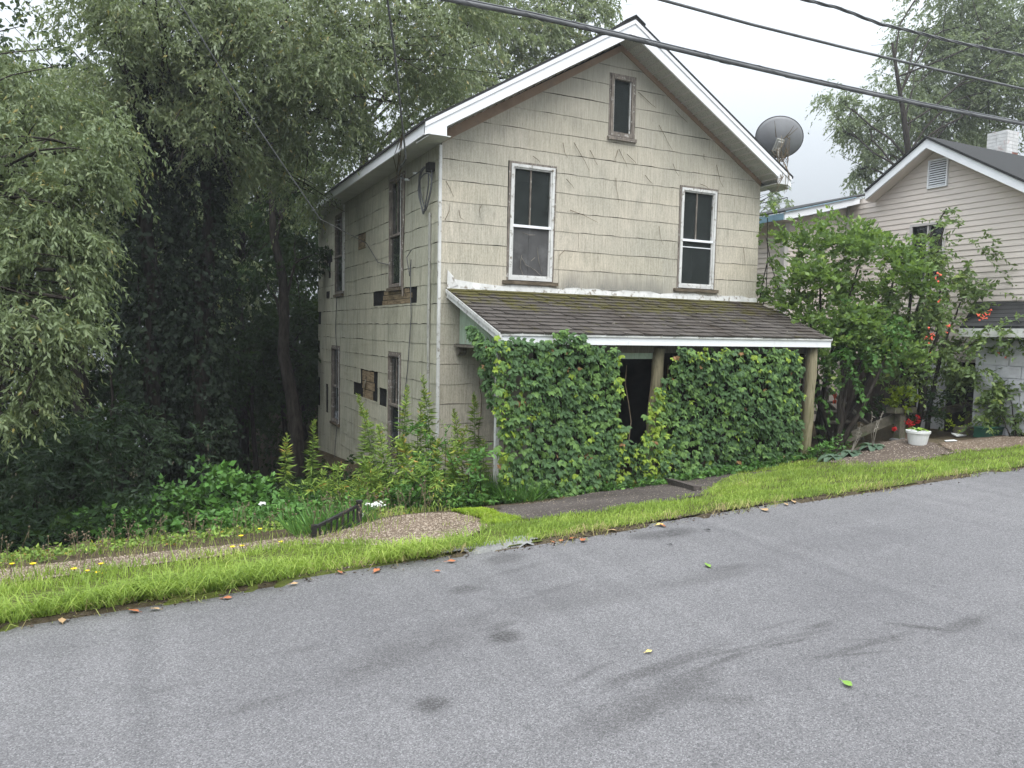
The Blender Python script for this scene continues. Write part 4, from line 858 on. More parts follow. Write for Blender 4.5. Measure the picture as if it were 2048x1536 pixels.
# --- the two ivy clad stems and the wide canopy over the yard
CL1 = [(330, 60, 12, 1.2), (250, 150, 12, 1.0), (230, 30, 12, 1.), (420, 160, 12.2, 1.0), (330, 230, 12.4, .85), (300, -60, 12, 1.3), (180, 250, 12.5, .75), (430, 20, 12.3, 1.2), (430, 290, 12, .55), (300, 330, 13, .7)]
CL2 = [(560, 60, 12.5, 1.35), (650, 110, 13, 1.3), (760, 50, 13.5, 1.4), (520, 190, 13, 1.15), (640, 220, 13.5, 1.1), (750, 180, 14, 1.2), (850, 120, 14.5, 1.2), (900, 30, 14.5, 1.3), (580, 320, 14, .95), (480, 320, 14, .8), (690, 290, 15, .95), (500, -50, 13, 1.5), (720, -60, 14, 1.5), (920, -60, 15, 1.5), (560, 10, 13, 1.2), (830, 210, 15.5, .9), (650, 380, 15.5, .7)]
B1_, B2_ = gpt(.13, 14.9), gpt(.78, 14.6)
tree('ivy_clad_tree', 'tall tree whose left stem is wrapped in dark ivy at the woods edge', 'tree', B1_, (.0, 14.6, 7.5), .17, px(CL1), M['canopy'], 2.2, .10, .032, seed=21, droop=.8, twig=.42, low=.55)
tree('ivy_clad_tree', 'tall tree with thicker ivy stem whose canopy spreads behind the old house roof', 'tree', B2_, (1.1, 14.9, 8.0), .19, px(CL2), M['canopy'], 2.2, .10, .032, seed=22, droop=.8, twig=.42, low=.55)
def ivy(base, top, r, n, label, seed):
    rg = np.random.default_rng(seed); t = thing('ivy', label, 'ivy', tuple(base)); k = rg.random(n) ** .9; a = rg.uniform(0, 2 * math.pi, n); rr = r * (1 + .35 * np.sin(k * 17 + a * 2) + rg.normal(0, .22, n)) * (1.25 - .35 * k)
    P = np.array(base) + (np.array(top) - base) * k[:, None] + np.stack([np.cos(a) * rr, np.sin(a) * rr, rg.normal(0, .05, n)], -1); O = unit(np.stack([np.cos(a), np.sin(a), -.2 + 0 * a], -1))
    V, Fq, tt = sprays(P, O, 4, .10, .075, .9, .14, rg); npmesh('foliage', V, Fq, M['ivy'], t, tint=tt, kind='stuff')
    bm = MB()
    for j in range(4):
        ph = j * 1.6; bm.tube([np.array(base) + (np.array(top) - base) * q + np.array([math.cos(ph + q * 3) * r * .62, math.sin(ph + q * 3) * r * .62, 0]) for q in np.linspace(0, .9, 12)], .016, 5)
    bm.build('stem', M['bark'], t)
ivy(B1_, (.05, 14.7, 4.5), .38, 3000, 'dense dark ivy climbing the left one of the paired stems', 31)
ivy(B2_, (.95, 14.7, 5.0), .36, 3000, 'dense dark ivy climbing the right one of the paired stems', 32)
# forked bare trunk by the house side, and understorey
tree('slender_tree', 'slender leaning tree with bare lower trunk close behind the house side wall', 'tree', gpt(3.0, 16.6), (2.3, 17.5, 4.6), .16, px([(560, 420, 17, 1.0), (600, 520, 17, .8), (520, 560, 17.5, .9), (590, 350, 17, .9)]), M['woods'], 2.2, .15, .06, seed=41, low=.35)
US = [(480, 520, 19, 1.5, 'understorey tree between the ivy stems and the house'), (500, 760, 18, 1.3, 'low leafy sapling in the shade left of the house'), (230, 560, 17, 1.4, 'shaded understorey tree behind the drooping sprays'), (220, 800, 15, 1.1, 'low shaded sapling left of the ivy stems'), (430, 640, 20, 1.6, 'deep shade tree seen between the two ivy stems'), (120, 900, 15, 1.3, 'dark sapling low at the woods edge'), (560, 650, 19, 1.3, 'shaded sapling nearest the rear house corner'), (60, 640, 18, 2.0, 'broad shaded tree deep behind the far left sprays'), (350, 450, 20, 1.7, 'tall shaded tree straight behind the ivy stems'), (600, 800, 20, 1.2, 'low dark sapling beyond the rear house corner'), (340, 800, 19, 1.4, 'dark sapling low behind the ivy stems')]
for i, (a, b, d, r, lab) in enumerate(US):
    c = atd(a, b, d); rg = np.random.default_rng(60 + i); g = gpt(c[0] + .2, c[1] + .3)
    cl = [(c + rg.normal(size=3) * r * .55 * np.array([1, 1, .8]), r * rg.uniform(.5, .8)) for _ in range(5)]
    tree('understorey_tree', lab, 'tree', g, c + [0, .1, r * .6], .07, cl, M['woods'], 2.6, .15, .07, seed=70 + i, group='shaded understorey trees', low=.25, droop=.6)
# woodland mass far behind
def woods(name, label, n, lo, hi, ln, seed, mat, fz=1.0):
    rg = np.random.default_rng(seed); x = rg.uniform(lo[0], hi[0], n); y = lo[1] + (hi[1] - lo[1]) * rg.random(n); zt_ = hi[2] + 1.6 * noise2(x, y, .35, seed) + .9 * noise2(x, y, 1.1, seed); zb = gz(x, y)
    z = zb + (zt_ - zb) * rg.random(n) ** fz; P = np.stack([x, y, z], -1)
    P += .5 * np.stack([noise2(z, x, 2.1, 1), noise2(z, y, 1.9, 2), noise2(x, y, 2.4, 3)], -1); O = unit(rg.normal(size=(n, 3)) * [1, 1, .4] + [0, -.6, 0])
    V, Fq, t = sprays(P, O, 5, ln, ln * .5, .6, ln * 2.0, rg); o = npmesh(name, V, Fq, mat, tint=t); tag(o, label, kind='stuff')
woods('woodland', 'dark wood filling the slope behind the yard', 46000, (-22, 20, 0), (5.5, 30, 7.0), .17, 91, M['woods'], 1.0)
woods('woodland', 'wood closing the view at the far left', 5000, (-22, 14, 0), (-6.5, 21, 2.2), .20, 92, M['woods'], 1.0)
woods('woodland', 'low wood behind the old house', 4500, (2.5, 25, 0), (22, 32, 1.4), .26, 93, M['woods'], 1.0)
for i, (x, y, h, r, lab) in enumerate(((-6.5, 20.5, 9, .2, 'straight dark trunk at the far left of the wood'), (-3.2, 19.5, 9, .16, 'thin dark trunk in the wood left of the ivy stems'), (-1.4, 18.5, 9, .2, 'dark trunk just left of the ivy stems'), (2.0, 20.5, 9, .17, 'dark trunk in the wood between ivy stems and house'))):
    c = gpt(x, y); rg = np.random.default_rng(200 + i); tree('forest_tree', lab, 'tree', c, c + [rg.uniform(-.5, .5), 0, h], r, [(c + np.array([rg.uniform(-1.6, 1.6), rg.uniform(-1, 1), h * k]), 1.5) for k in (.68, .8, .95, 1.05)], M['canopy'], 1.7, .17, .06, seed=210 + i, group='trees standing in the wood', low=.6)
# trees behind the house and at the right
tree('tall_tree', 'tall hazy tree rising behind the ridge of the old house', 'tree', gpt(7.0, 25), (6.5, 25, 9.0), .3, px([(970, 60, 24, 1.9), (1060, 40, 24, 1.8), (1130, 80, 25, 1.5), (1000, 170, 24, 1.4), (1190, 40, 25, .95), (1080, 140, 25, 1.4), (1130, 160, 25.5, 1.0), (1000, -60, 24, 2.2), (1120, -50, 25, 1.8), (1205, -10, 25, .8), (900, 150, 23, 1.6)]), M['canopy'], 2.2, .19, .062, seed=24, twig=.55, droop=.9, low=.5)
tree('tall_tree', 'tall pale tree behind the neighbour house chimney', 'tree', gpt(25.5, 17), (24, 18.5, 10.5), .22, px([(1690, 215, 29, 1.0), (1740, 260, 29, 1.2), (1800, 200, 29, 1.6), (1890, 130, 29, 1.9), (1960, 60, 29, 1.9), (2030, 190, 28, 2.2), (1880, 240, 29, 1.7), (1770, 310, 29, 1.0), (1715, 340, 29, .7), (1850, 60, 29, 1.3), (1900, -30, 29, 1.8), (2040, 20, 29, 2.2), (1960, 200, 29, 1.6), (1680, 250, 29, .55), (1830, 310, 30, 1.2), (2100, 120, 28, 2.2), (1950, 280, 31, 1.5)]), M['far'], 3.0, .17, .06, seed=25, twig=.6, droop=.7, low=.35)
tree('distant_tree', 'faint faraway tree top beside the right eave', 'tree', gpt(26, 36), (26.5, 36, 5), .2, px([(1555, 385, 38, .8), (1575, 395, 38, .7), (1530, 400, 38, .7)]), M['far'], 1.2, .24, .09, seed=26, twig=.6)

# --- right hand shrubs in front of the neighbour
def shrub(name, label, cat, base, stems, clumps, mat, cover, ln, wd, seed, up=.55, droop=.25, twig=.45, L=14, r=.05, group=None):
    rg = np.random.default_rng(seed); t = thing(name, label, cat, tuple(base), group); base = np.array(base, float)
    for k in range(stems):
        c, rr = clumps[k % len(clumps)]; bm = MB(); limb(bm, base + rg.normal(size=3) * [.08, .08, 0], np.array(c) + [0, 0, rr * .3], r, min(.012, r * .35), rg, .02, 7, 6); bm.build('stem', M['bark'], t, smooth=True)
    crown(t, clumps, mat, cover, ln, wd, L, droop, twig, 'foliage', seed + 5, up=up, jit=.4); return t
SB = gpt(10.35, 8.85)
shrub('large_shrub', 'big dense upright shrub between the old house and the neighbour', 'shrub', SB, 4, px([(1640, 540, 12.6, .52), (1720, 540, 12.8, .55), (1790, 560, 12.8, .5), (1610, 600, 12.6, .42), (1680, 640, 12.4, .6), (1760, 650, 12.4, .55), (1600, 500, 12.8, .3), (1700, 480, 12.9, .3), (1760, 500, 12.9, .3), (1740, 455, 12.9, .2), (1695, 455, 12.9, .18), (1655, 470, 12.9, .2), (1790, 470, 12.9, .2), (1590, 500, 12.8, .2), (1720, 490, 12.7, .3), (1620, 530, 12.4, .3), (1810, 500, 12.9, .26), (1650, 690, 12.1, .45), (1790, 700, 12.2, .35), (1600, 660, 12.4, .38), (1640, 490, 12.8, .28)]), M['shrub'], 4.6, .105, .055, 301)
shrub('leafy_shrub', 'bright round leaved shrub overhanging the railing right of the porch', 'shrub', gpt(10.1, 8.5), 4, px([(1690, 680, 12.2, .32), (1740, 690, 12.2, .36), (1790, 690, 12.3, .28), (1700, 740, 12.2, .3), (1755, 660, 12.3, .28), (1660, 720, 12.2, .25), (1730, 620, 12.4, .18), (1650, 790, 12.3, .16)]), M['bush'], 3.0, .095, .062, 302, up=.1, droop=.6)
tv = shrub('trumpet_vine', 'sprawling trumpet vine bush with orange red flowers against the neighbour wall', 'shrub', gpt(12.0, 8.4), 6, px([(1870, 560, 13, .42), (1880, 490, 13.1, .20), (1890, 450, 13.0, .14), (1893, 420, 13.0, .09), (1840, 600, 12.8, .5), (1920, 620, 12.8, .45), (1870, 680, 13.0, .55), (1960, 680, 13.0, .42), (2000, 640, 13.0, .28), (1930, 540, 12.9, .22), (1960, 500, 12.9, .14), (2000, 560, 12.8, .13), (1980, 580, 12.8, .16), (1830, 730, 12.8, .38), (1920, 730, 12.8, .38), (2000, 705, 12.0, .26), (2035, 665, 12.0, .26), (1945, 740, 12.0, .16), (1985, 665, 12.0, .2), (1840, 520, 13, .25), (1960, 480, 12.9, .10), (2020, 540, 12.8, .08), (1820, 660, 13.0, .45)]), M['trumpet'], 3.6, .10, .045, 303, up=.15, droop=.55, twig=.4)
def trumpet(c, k, seed):
    rg = np.random.default_rng(seed); bm = MB(); c = np.array(c)
    for j in range(k):
        d = unit(rg.normal(size=3) + [-.4, -.8, .1]); p = c + rg.normal(size=3) * .035; bm.tube([p, p + d * .035, p + d * .058], [.006, .009, .017], 6)
    bm.build('flower', M['orange'], tv)
for i, (a, b, k) in enumerate(((1872, 552, 3), (1878, 560, 2), (1958, 628, 3), (1967, 632, 4), (1975, 622, 2), (1862, 660, 2), (1890, 658, 3), (1855, 678, 3), (1862, 682, 3), (2022, 655, 3), (2018, 663, 4), (2026, 652, 3), (1866, 706, 1), (2005, 708, 2), (2027, 682, 2), (1876, 592, 1))): trumpet(atd(a, b, 12.05), k, 400 + i)
shrub('climbing_vine', 'leafy climber growing up the right corner of the old house', 'vine', gpt(9.98, 10.2), 3, px([(1535, 440, 13.6, .13), (1532, 480, 13.6, .15), (1535, 520, 13.5, .16), (1540, 560, 13.5, .2), (1548, 600, 13.4, .24), (1560, 560, 13.4, .14), (1530, 590, 13.5, .18), (1565, 470, 13.4, .09), (1590, 470, 13.3, .08), (1545, 405, 13.7, .07)]), M['shrub'], 2.4, .085, .045, 304, up=.0, droop=.7, twig=.2, r=.02)
shrub('peony_bush', 'low rounded bush before the white block wall', 'shrub', gpt(12.35, 6.9), 5, px([(1985, 805, 12.1, .24), (2020, 785, 12.0, .28), (2050, 770, 12.0, .30), (2000, 838, 12.0, .24), (2040, 830, 11.9, .30), (2085, 800, 11.9, .36), (2040, 735, 12.1, .12), (1970, 845, 12.0, .14)]), M['trumpet'], 3.2, .10, .048, 305, up=.1, droop=.5, twig=.25, r=.015)
for a, b, s in ((1640, 905, 306), (1665, 890, 307), (1850, 840, 308), (1870, 800, 309), (1740, 820, 310)):
    c = ground_at(a, b + 12) if b > 850 else atd(a, b, 12.6); shrub('low_plant', {306: 'low leafy weeds at the foot of the right porch post', 307: 'low weeds beside the hostas', 308: 'dark leafy plant below the railing', 309: 'grassy dark plant against the grey block wall', 310: 'shaded leafy plant behind the first rail'}[s], 'plant', (c[0], c[1], c[2]), 4, [(c + np.array([0, 0, .12]), .2), (c + np.array([.12, .05, .08]), .16)], M['bush'] if s < 308 else M['woods'], 1.8, .08, .03, s, up=.4, droop=.3, twig=.16, r=.006)

# --- bank of bright bushes at the left, dark compound leaved plants, tall weeds
BUSH = [((480, 985), 9.6, .52, 'tallest bright bush on the bank left of the weeds'), ((535, 1000), 9.4, .42, 'bright leafy bush touching the goldenrod'), ((400, 1025), 9.2, .42, 'bright bush in the middle of the bank'), ((330, 1055), 9.0, .34, 'bright bush halfway down the bank'), ((260, 1075), 8.8, .28, 'low bright bush at the lower end of the bank'), ((590, 1025), 9.0, .24, 'small leafy bush behind the iron railing'), ((300, 1000), 10.5, .42, 'shaded bush above the bright bank'), ((200, 1080), 9.6, .36, 'shaded bush at the left foot of the bank')]
for i, ((a, b), d, r, lab) in enumerate(BUSH):
    c = atd(a, b, d); g = gpt(c[0], c[1]); rg = np.random.default_rng(500 + i); c[2] = max(c[2], g[2] + r * .6)
    cl = [(c + rg.normal(size=3) * r * .5 * [1.2, 1, .5], r * rg.uniform(.45, .7)) for _ in range(5)] + [(np.array([c[0], c[1], (c[2] + g[2]) / 2]), r * .8)]
    shrub('leafy_bush', lab, 'bush', g, 5, cl, M['bush'], 2.4, .10, .062, 510 + i, up=.25, droop=.3, twig=.25, L=8, r=.012, group='bushes on the bank')
for i, (a, b, d, r, lab) in enumerate(((60, 960, 10, .75, 'dark feathery sumac low at the far left'), (160, 930, 10.5, .8, 'dark feathery sumac beside the drooping sprays'), (230, 1010, 10.2, .6, 'dark sumac nearest the bright bank'), (20, 1060, 9.4, .5, 'dark sumac at the bottom left edge of the wood'))):
    c = atd(a, b, d); g = gpt(c[0], c[1]); rg = np.random.default_rng(530 + i); cl = [(c + rg.normal(size=3) * r * .5, r * .6) for _ in range(6)]
    shrub('sumac', lab, 'shrub', g, 5, cl, M['dark_fern'], 2.2, .11, .034, 540 + i, up=.1, droop=.5, twig=.5, L=18, r=.014, group='dark sumac at the woods edge')
def understory_litter(name, label, n, reg, ln, seed, mat, h=.25):
    rg = np.random.default_rng(seed); x = rg.uniform(reg[0], reg[1], n); y = rg.uniform(reg[2], reg[3], n); P = np.stack([x, y, gz(x, y) + rg.uniform(0.02, h, n)], -1); O = unit(rg.normal(size=(n, 3)) * [1, 1, .3] + [0, 0, .5])
    V, Fq, t = sprays(P, O, 6, ln, ln * .5, .35, ln * 1.6, rg); tag(npmesh(name, V, Fq, mat, tint=t), label, kind='stuff')
understory_litter('undergrowth', 'leafy ground cover under the trees', 5500, (-9, 3.4, 9.3, 19), .10, 551, M['woods'], .45)
understory_litter('bank_weeds', 'low weeds along the top of the bank and house foot', 1600, (.6, 3.9, 8.3, 10.2), .085, 552, M['bush'], .3)
understory_litter('bank_litter', 'dry leaves and sprouts on the bank above the path', 1500, (-3, 2.6, 7.55, 9.4), .05, 556, M['weed'], .07)
understory_litter('foot_weeds', 'fine weeds along the foot of the creeper', 800, (3.2, 9.4, 8.0, 8.5), .07, 553, M['bush'], .10)
# goldenrod
def goldenrod(p, h, label, seed, lean=0.0, pale=0.):
    rg = np.random.default_rng(seed); t = thing('goldenrod', label, 'weed', tuple(p), 'tall goldenrod stalks by the house corner'); top = np.array(p) + [lean * h + rg.normal() * .04, rg.normal() * .04, h]
    bend = np.array([rg.normal() * .10, rg.normal() * .06, 0]) * h; bm = MB(); pts = [np.array(p) + (top - p) * k + bend * k * k for k in np.linspace(0, 1, 7)]; bm.tube(pts, [.008 * (1.1 - k * .8) for k in np.linspace(0, 1, 7)], 5); bm.build('stem', M['stem'], t)
    n = int(h * 220); k = rg.random(n) ** .8; k = .04 + .96 * k; a = rg.uniform(0, 2 * math.pi, n); P = np.array(p) + (top - p) * k[:, None] + bend * (k ** 2)[:, None]
    d = unit(np.stack([np.cos(a), np.sin(a), .15 + 1.1 * np.clip(k - .72, 0, 1) * 3 - .75 * (k < .6) * rg.random(n)], -1) + rg.normal(size=(n, 3)) * .15); ln = np.interp(k, [0, .3, .7, .88, 1], [.15, .17, .13, .08, .04]) * rg.uniform(.45, 1.25, n)
    V, Fq = leaves(P, d, ln, ln * .125 + .006, rg, .3); tt = np.clip(.35 + .25 * (k > .75) + rg.normal(0, .14, n) + pale + np.where(k < .33, .42 * rg.random(n) + .12, 0), 0, 1); npmesh('foliage', V, Fq, M['weed'], t, tint=tt)
GR = [(868, 1000, 750, 9.35, 'tallest goldenrod, standing at the house corner'), (800, 1010, 772, 9.2, 'tall goldenrod in front of the near lower side window'), (757, 1000, 790, 9.5, 'tall goldenrod just left of the near side window'), (842, 1015, 806, 9.1, 'goldenrod between the side window and the corner'), (930, 1005, 822, 8.9, 'bushy goldenrod left of the creeper'), (948, 1000, 785, 9.4, 'thin tall goldenrod against the stained wall'), (722, 1000, 822, 9.7, 'slim goldenrod at the left of the weed clump'), (776, 1020, 850, 8.9, 'shorter goldenrod before the side window'), (822, 1025, 870, 8.8, 'short yellowing goldenrod in the clump'), (895, 1020, 850, 8.8, 'leaning goldenrod with brown lower leaves'), (860, 1025, 880, 8.7, 'low browning goldenrod at the front of the clump'), (622, 1010, 842, 10.2, 'bright goldenrod left of the rear house corner'), (568, 1005, 868, 10.0, 'leftmost tall goldenrod with yellow tip'), (640, 1010, 940, 9.8, 'short goldenrod before the foundation'), (690, 1015, 960, 9.4, 'small goldenrod behind the railing'), (972, 1010, 880, 8.7, 'goldenrod beside the white porch board'), (910, 1020, 900, 8.6, 'small goldenrod near the mossy patch'), (745, 1025, 920, 8.8, 'short goldenrod behind the white flower')]
for i, (a, yb, yt, Y, lab) in enumerate(GR):
    q = onY(a, yb, Y); g = gpt(q[0], Y); tp = onY(a, yt, Y); h = tp[2] - g[2]; goldenrod(g, h, lab, 600 + i, rng.uniform(-.05, .05), .12 if 'yellow' in lab or 'brown' in lab else 0)
def tuft(name, label, p, n, h, seed, mat='bush', w=.012, spread=.12):
    rg = np.random.default_rng(seed); a = rg.uniform(0, 2 * math.pi, n); r = spread * np.sqrt(rg.random(n)); P = np.array(p) + np.stack([np.cos(a) * r, np.sin(a) * r, 0 * a], -1); d = unit(np.stack([np.cos(a) * .5, np.sin(a) * .5, 1 + 0 * a], -1) + rg.normal(size=(n, 3)) * .3); V, Fq = leaves(P, d, h * rg.uniform(.5, 1, n), w, rg, .2)
    return tag(npmesh(name, V, Fq, M[mat], org=p, tint=np.clip(rg.normal(.5, .2, n), 0, 1)), label, 'weed')
for i, (a, b, Y, hh, lab) in enumerate(((640, 1040, 6.95, .26, 'thin grassy weeds in front of the iron railing'), (690, 1040, 7.05, .22, 'thin grassy weeds at the foot of the railing post'), (650, 1010, 9.4, .6, 'feathery weed clump behind the railing post'), (690, 1000, 9.6, .55, 'feathery weed clump by the house wall'), (610, 1020, 9.3, .5, 'feathery weed clump left of the railing'), (1000, 1000, 8.6, .5, 'grassy weeds at the white porch board'), (1040, 1000, 8.2, .4, 'grassy weeds at the left foot of the creeper'))):
    q = onY(a, b, Y); tuft('weed_clump', lab, gpt(q[0], Y), 300, hh, 650 + i, 'bush', .014, .3)

for i, (a, b, d, r, lab) in enumerate(((745, 955, 9.3, .26, 'tangled narrow leaved weeds left of the near side window'), (812, 950, 9.2, .30, 'tangled weeds filling the foot of the goldenrod'), (880, 955, 9.1, .30, 'tangled weeds in front of the house corner'), (940, 950, 9.1, .26, 'tangled weeds before the stained wall'), (700, 985, 9.2, .24, 'tangled weeds behind the iron railing'), (840, 905, 9.5, .24, 'higher weed tangle against the house corner'), (790, 890, 9.6, .2, 'higher weed tangle under the near lower window'))):
    c = atd(a, b, d); g = gpt(c[0], c[1]); rgw = np.random.default_rng(960 + i); cl = [(c + rgw.normal(size=3) * r * .6, r * rgw.uniform(.5, .8)) for _ in range(4)] + [((c + g) / 2, r * .8)]
    shrub('weed_tangle', lab, 'weed', g, 4, cl, M['weed'] if i % 2 == 0 else M['bush'], 1.7, .085, .017 if i % 2 == 0 else .03, 970 + i, up=.3, droop=.4, twig=.3, L=14, r=.007, group='weed tangle by the house corner')
# --- creeper over the porch
VP = [(950, 640), (975, 655), (1000, 672), (1075, 680), (1085, 668), (1130, 655), (1165, 668), (1185, 690), (1225, 700), (1243, 712), (1240, 745), (1252, 790), (1236, 812), (1248, 850), (1258, 872), (1284, 885), (1292, 830), (1306, 780), (1322, 765), (1340, 740), (1346, 690), (1360, 682), (1480, 684), (1560, 688), (1606, 692), (1600, 800), (1600, 880), (1585, 935), (1500, 948), (1400, 962), (1300, 976), (1200, 990), (1130, 1000), (1060, 1010), (1015, 1005), (1003, 960), (996, 900), (990, 830), (994, 770), (985, 740), (965, 700)]
cr = thing('creeper', 'dense green creeper curtain covering the porch front of the old house', 'vine', (6.5, 8.35, -2.1))
def leaflet(me_v, me_f, o, d, n, L, Wd):
    w = np.cross(n, d); b = len(me_v); mid = lambda t, u, h: o + d * L * t + w * Wd * u + n * h * L
    me_v += [mid(0, 0, 0), mid(.35, 0, .03), mid(.72, 0, .01), mid(1, 0, -.10), mid(.24, .40, -.03), mid(.52, .5, -.05), mid(.80, .2, -.06), mid(.24, -.40, -.03), mid(.52, -.5, -.05), mid(.80, -.2, -.06)]
    me_f += [(b, b + 1, b + 5, b + 4), (b + 1, b + 2, b + 6, b + 5), (b + 2, b + 3, b + 6), (b, b + 7, b + 8, b + 1), (b + 1, b + 8, b + 9, b + 2), (b + 2, b + 9, b + 3)]
def leafmesh(seed, mat, big=1.):
    r = np.random.default_rng(seed); v, f = [], []
    for k in range(r.choice([3, 4, 5])):                                 # local: x right, z up, outward -y
        a = [-.0, -.75, .75, -1.35, 1.35][k] + r.normal() * .12; n = unit(np.array([r.normal() * .22, -1, .45 + r.normal() * .2])); d = np.array([math.sin(a), -.18, -math.cos(a)]); d = unit(d - n * (d @ n)); leaflet(v, f, d * .012, d, n, (.128 - .012 * k) * big, (.074 - .006 * k) * big)
    me = bpy.data.meshes.new('leaf'); me.from_pydata([tuple(p) for p in v], [], f); me.update(); me.materials.append(mat); return me
LM = {k: [leafmesh(700 + 10 * j + i, M[k], b) for i in range(6)] for j, (k, b) in enumerate((('vine_dark', 1.), ('vine_mid', 1.), ('vine_light', .82), ('vine_dead', .75)))}
r7 = np.random.default_rng(77); cand = []
n = 6200; xs = r7.uniform(3.7, 9.5, n); zs = r7.uniform(-2.35, .12, n)
base_y = lambda x, z: 8.36 - .10 * np.clip(1 + noise2(x, z, 1.5, 2), 0, 2) - .18 * np.exp(-((x - 4.9) / .7) ** 2) * np.clip((-1.1 - z), 0, 1) - .05
ys = base_y(xs, zs) - r7.uniform(0, .07, n); ys = np.where(zs > -.19, np.minimum(ys, 8.17 - r7.uniform(0, .05, n)), ys)
ax, ay = proj(np.stack([xs, ys, zs], -1)); ok = inpoly(ax + 8 * noise2(xs, zs, 9, 1), ay + 8 * noise2(xs, zs, 8, 2), VP)
L_ = [(xs[i], ys[i], zs[i], ax[i], ay[i]) for i in np.nonzero(ok & ~((zs > -.165) & (ax > 1205)))[0]]
# side growth hugging the left rake of the porch
for k in range(230):
    t = r7.random(); y = 8.28 + .62 * t ** 1.5; z = pz(y) - .14 - r7.random() * (.85 * (1 - t) ** 1.3 + .04); L_.append((3.86 - r7.uniform(0, .08) - .05, y, z, 960, 700))
def pick(x, z, a, b):
    pl = .02 + .75 * math.exp(-((a - 1305) / 26) ** 2) * (b > 760) + .5 * math.exp(-((a - 1245) / 14) ** 2) + .45 * math.exp(-((a - 1000) / 18) ** 2) + .25 * (b < 720) * (a > 1330) + .12 * (noise2(x * 1., z * 1., 3, 7) > .5)
    q = r7.random()
    if r7.random() < .009: return 'vine_dead'
    return 'vine_light' if q < pl * .8 else 'vine_mid' if q < pl + .30 + .28 * float(noise2(x, z, 2.1, 3)) else 'vine_dark'
sv, sf, sm = {k: [] for k in LM}, {k: [] for k in LM}, 0
order = sorted(range(len(L_)), key=lambda i: L_[i][1] + .06 * random.random()); tot = len(order)
front = set(random.Random(4).sample(order[:int(tot * .6)], min(300, tot)))
for i in range(tot):
    x, y, z, a, b = L_[i]; kind = pick(x, z, a, b); me = random.choice(LM[kind]); s = r7.uniform(.44, .88); rot = Matrix.Rotation(r7.normal() * .5 - (1.2 if x < 3.9 and y > 8.4 else 0), 4, 'Z') @ Matrix.Rotation(r7.normal() * .28, 4, 'X') @ Matrix.Rotation(r7.normal() * .45, 4, 'Y'); mw = Matrix.Translation((x, y, z)) @ rot @ Matrix.Diagonal((s, s, s, 1))
    if i in front:
        o = bpy.data.objects.new('leaf', me); COL.objects.link(o); o.parent = cr; o.matrix_local = Matrix.Translation(-Vector(cr.location)) @ mw
    else:
        b0 = len(sv[kind]); sv[kind] += [tuple(mw @ v.co) for v in me.vertices]; sf[kind] += [tuple(b0 + q for q in p.vertices) for p in me.polygons]
for k in LM:
    bm = MB(); bm.v = sv[k]; bm.f = sf[k]; o = bm.build('foliage', M[k], cr); o['kind'] = 'stuff'
bm = MB()
for k in range(26):
    x = 4.1 + k * .205 + r7.normal() * .05
    if 6.0 < x < 6.35: continue
    bm.tube([(x + .05 * math.sin(j * 1.3 + k), 8.44 + .02 * math.cos(j), -2.25 + j * .26) for j in range(8)], [.012 - .001 * j for j in range(8)], 4)
bm.build('stem', M['dry'], cr)
# dead runners on stained wall left of the porch and on the gable
def runner(pts, r=.006): bm = MB(); bm.tube(pts, [r * (1 - .6 * i / (len(pts) - 1)) for i in range(len(pts))], 4); return bm
for i, x in enumerate((4.42, 4.68, 4.86)):
    bm = runner([(x + .03 * math.sin(k * 1.7 + i), Y0 - .045, -2.2 + k * .24) for k in range(8 - i)], .012); tag(bm.build('dead_vine', M['dry'], org=(x, Y0, -2)), ['dead vine stem on the stained wall nearest the corner', 'dead vine stem on the stained wall under the bracket', 'dead vine stem on the wall beside the creeper'][i], 'vine')
rr = random.Random(12)
RUN = [((1148, 285), (1178, 340)), ((1126, 285), (1136, 315)), ((1238, 298), (1255, 335)), ((1254, 308), (1274, 330)), ((1236, 300), (1232, 325)), ((1290, 350), (1304, 370)), ((1346, 327), (1358, 352)), ((1140, 420), (1196, 445)), ((1318, 452), (1326, 490)), ((1232, 356), (1237, 405)), ((1433, 330), (1447, 375)), ((1318, 250), (1345, 300)), ((1277, 184), (1312, 215)), ((1066, 312), (1080, 325)), ((892, 362), (907, 393)), ((963, 410), (960, 435)), ((890, 440), (898, 408)), ((1133, 358), (1148, 377)), ((1408, 308), (1411, 320)), ((1401, 368), (1418, 378)), ((1130, 500), (1118, 520)), ((1487, 495), (1490, 530)), ((1180, 300), (1195, 330)), ((1350, 220), (1375, 245)), ((918, 420), (928, 440))]
TLAB = ['long tendril between the left window and the attic window', "short tendril right above the left window's right corner", 'slanting tendril straight below the attic window sill', 'short slanting tendril just right of the attic window sill', "upright hairline tendril below the attic window's left corner", 'short tendril on the middle of the gable, above centre', "slanting tendril up and left of the right window's top", 'thick near horizontal tendril right of the left window', "curved tendril left of the right window's lower half", 'long upright tendril in the middle between the windows', "long tendril above the right window's right corner", 'long tendril right of the attic window, under it', 'slanting tendril beside the attic window near the frieze', 'tiny tendril touching the left window head', 'slanting tendril near the house corner, below the eave return', 'upright tendril halfway between corner and left window', 'leaning tendril on the siding edge by the left corner', "short tendril right of the left window's top corner", 'tiny upright tendril high above the right window', 'short flat tendril over the right window head', "short tendril beside the left window's lower sash", 'thin upright tendril near the right house corner', 'slanting tendril left below the attic window', 'slanting tendril high under the right frieze board', 'short tendril low between corner and left window']
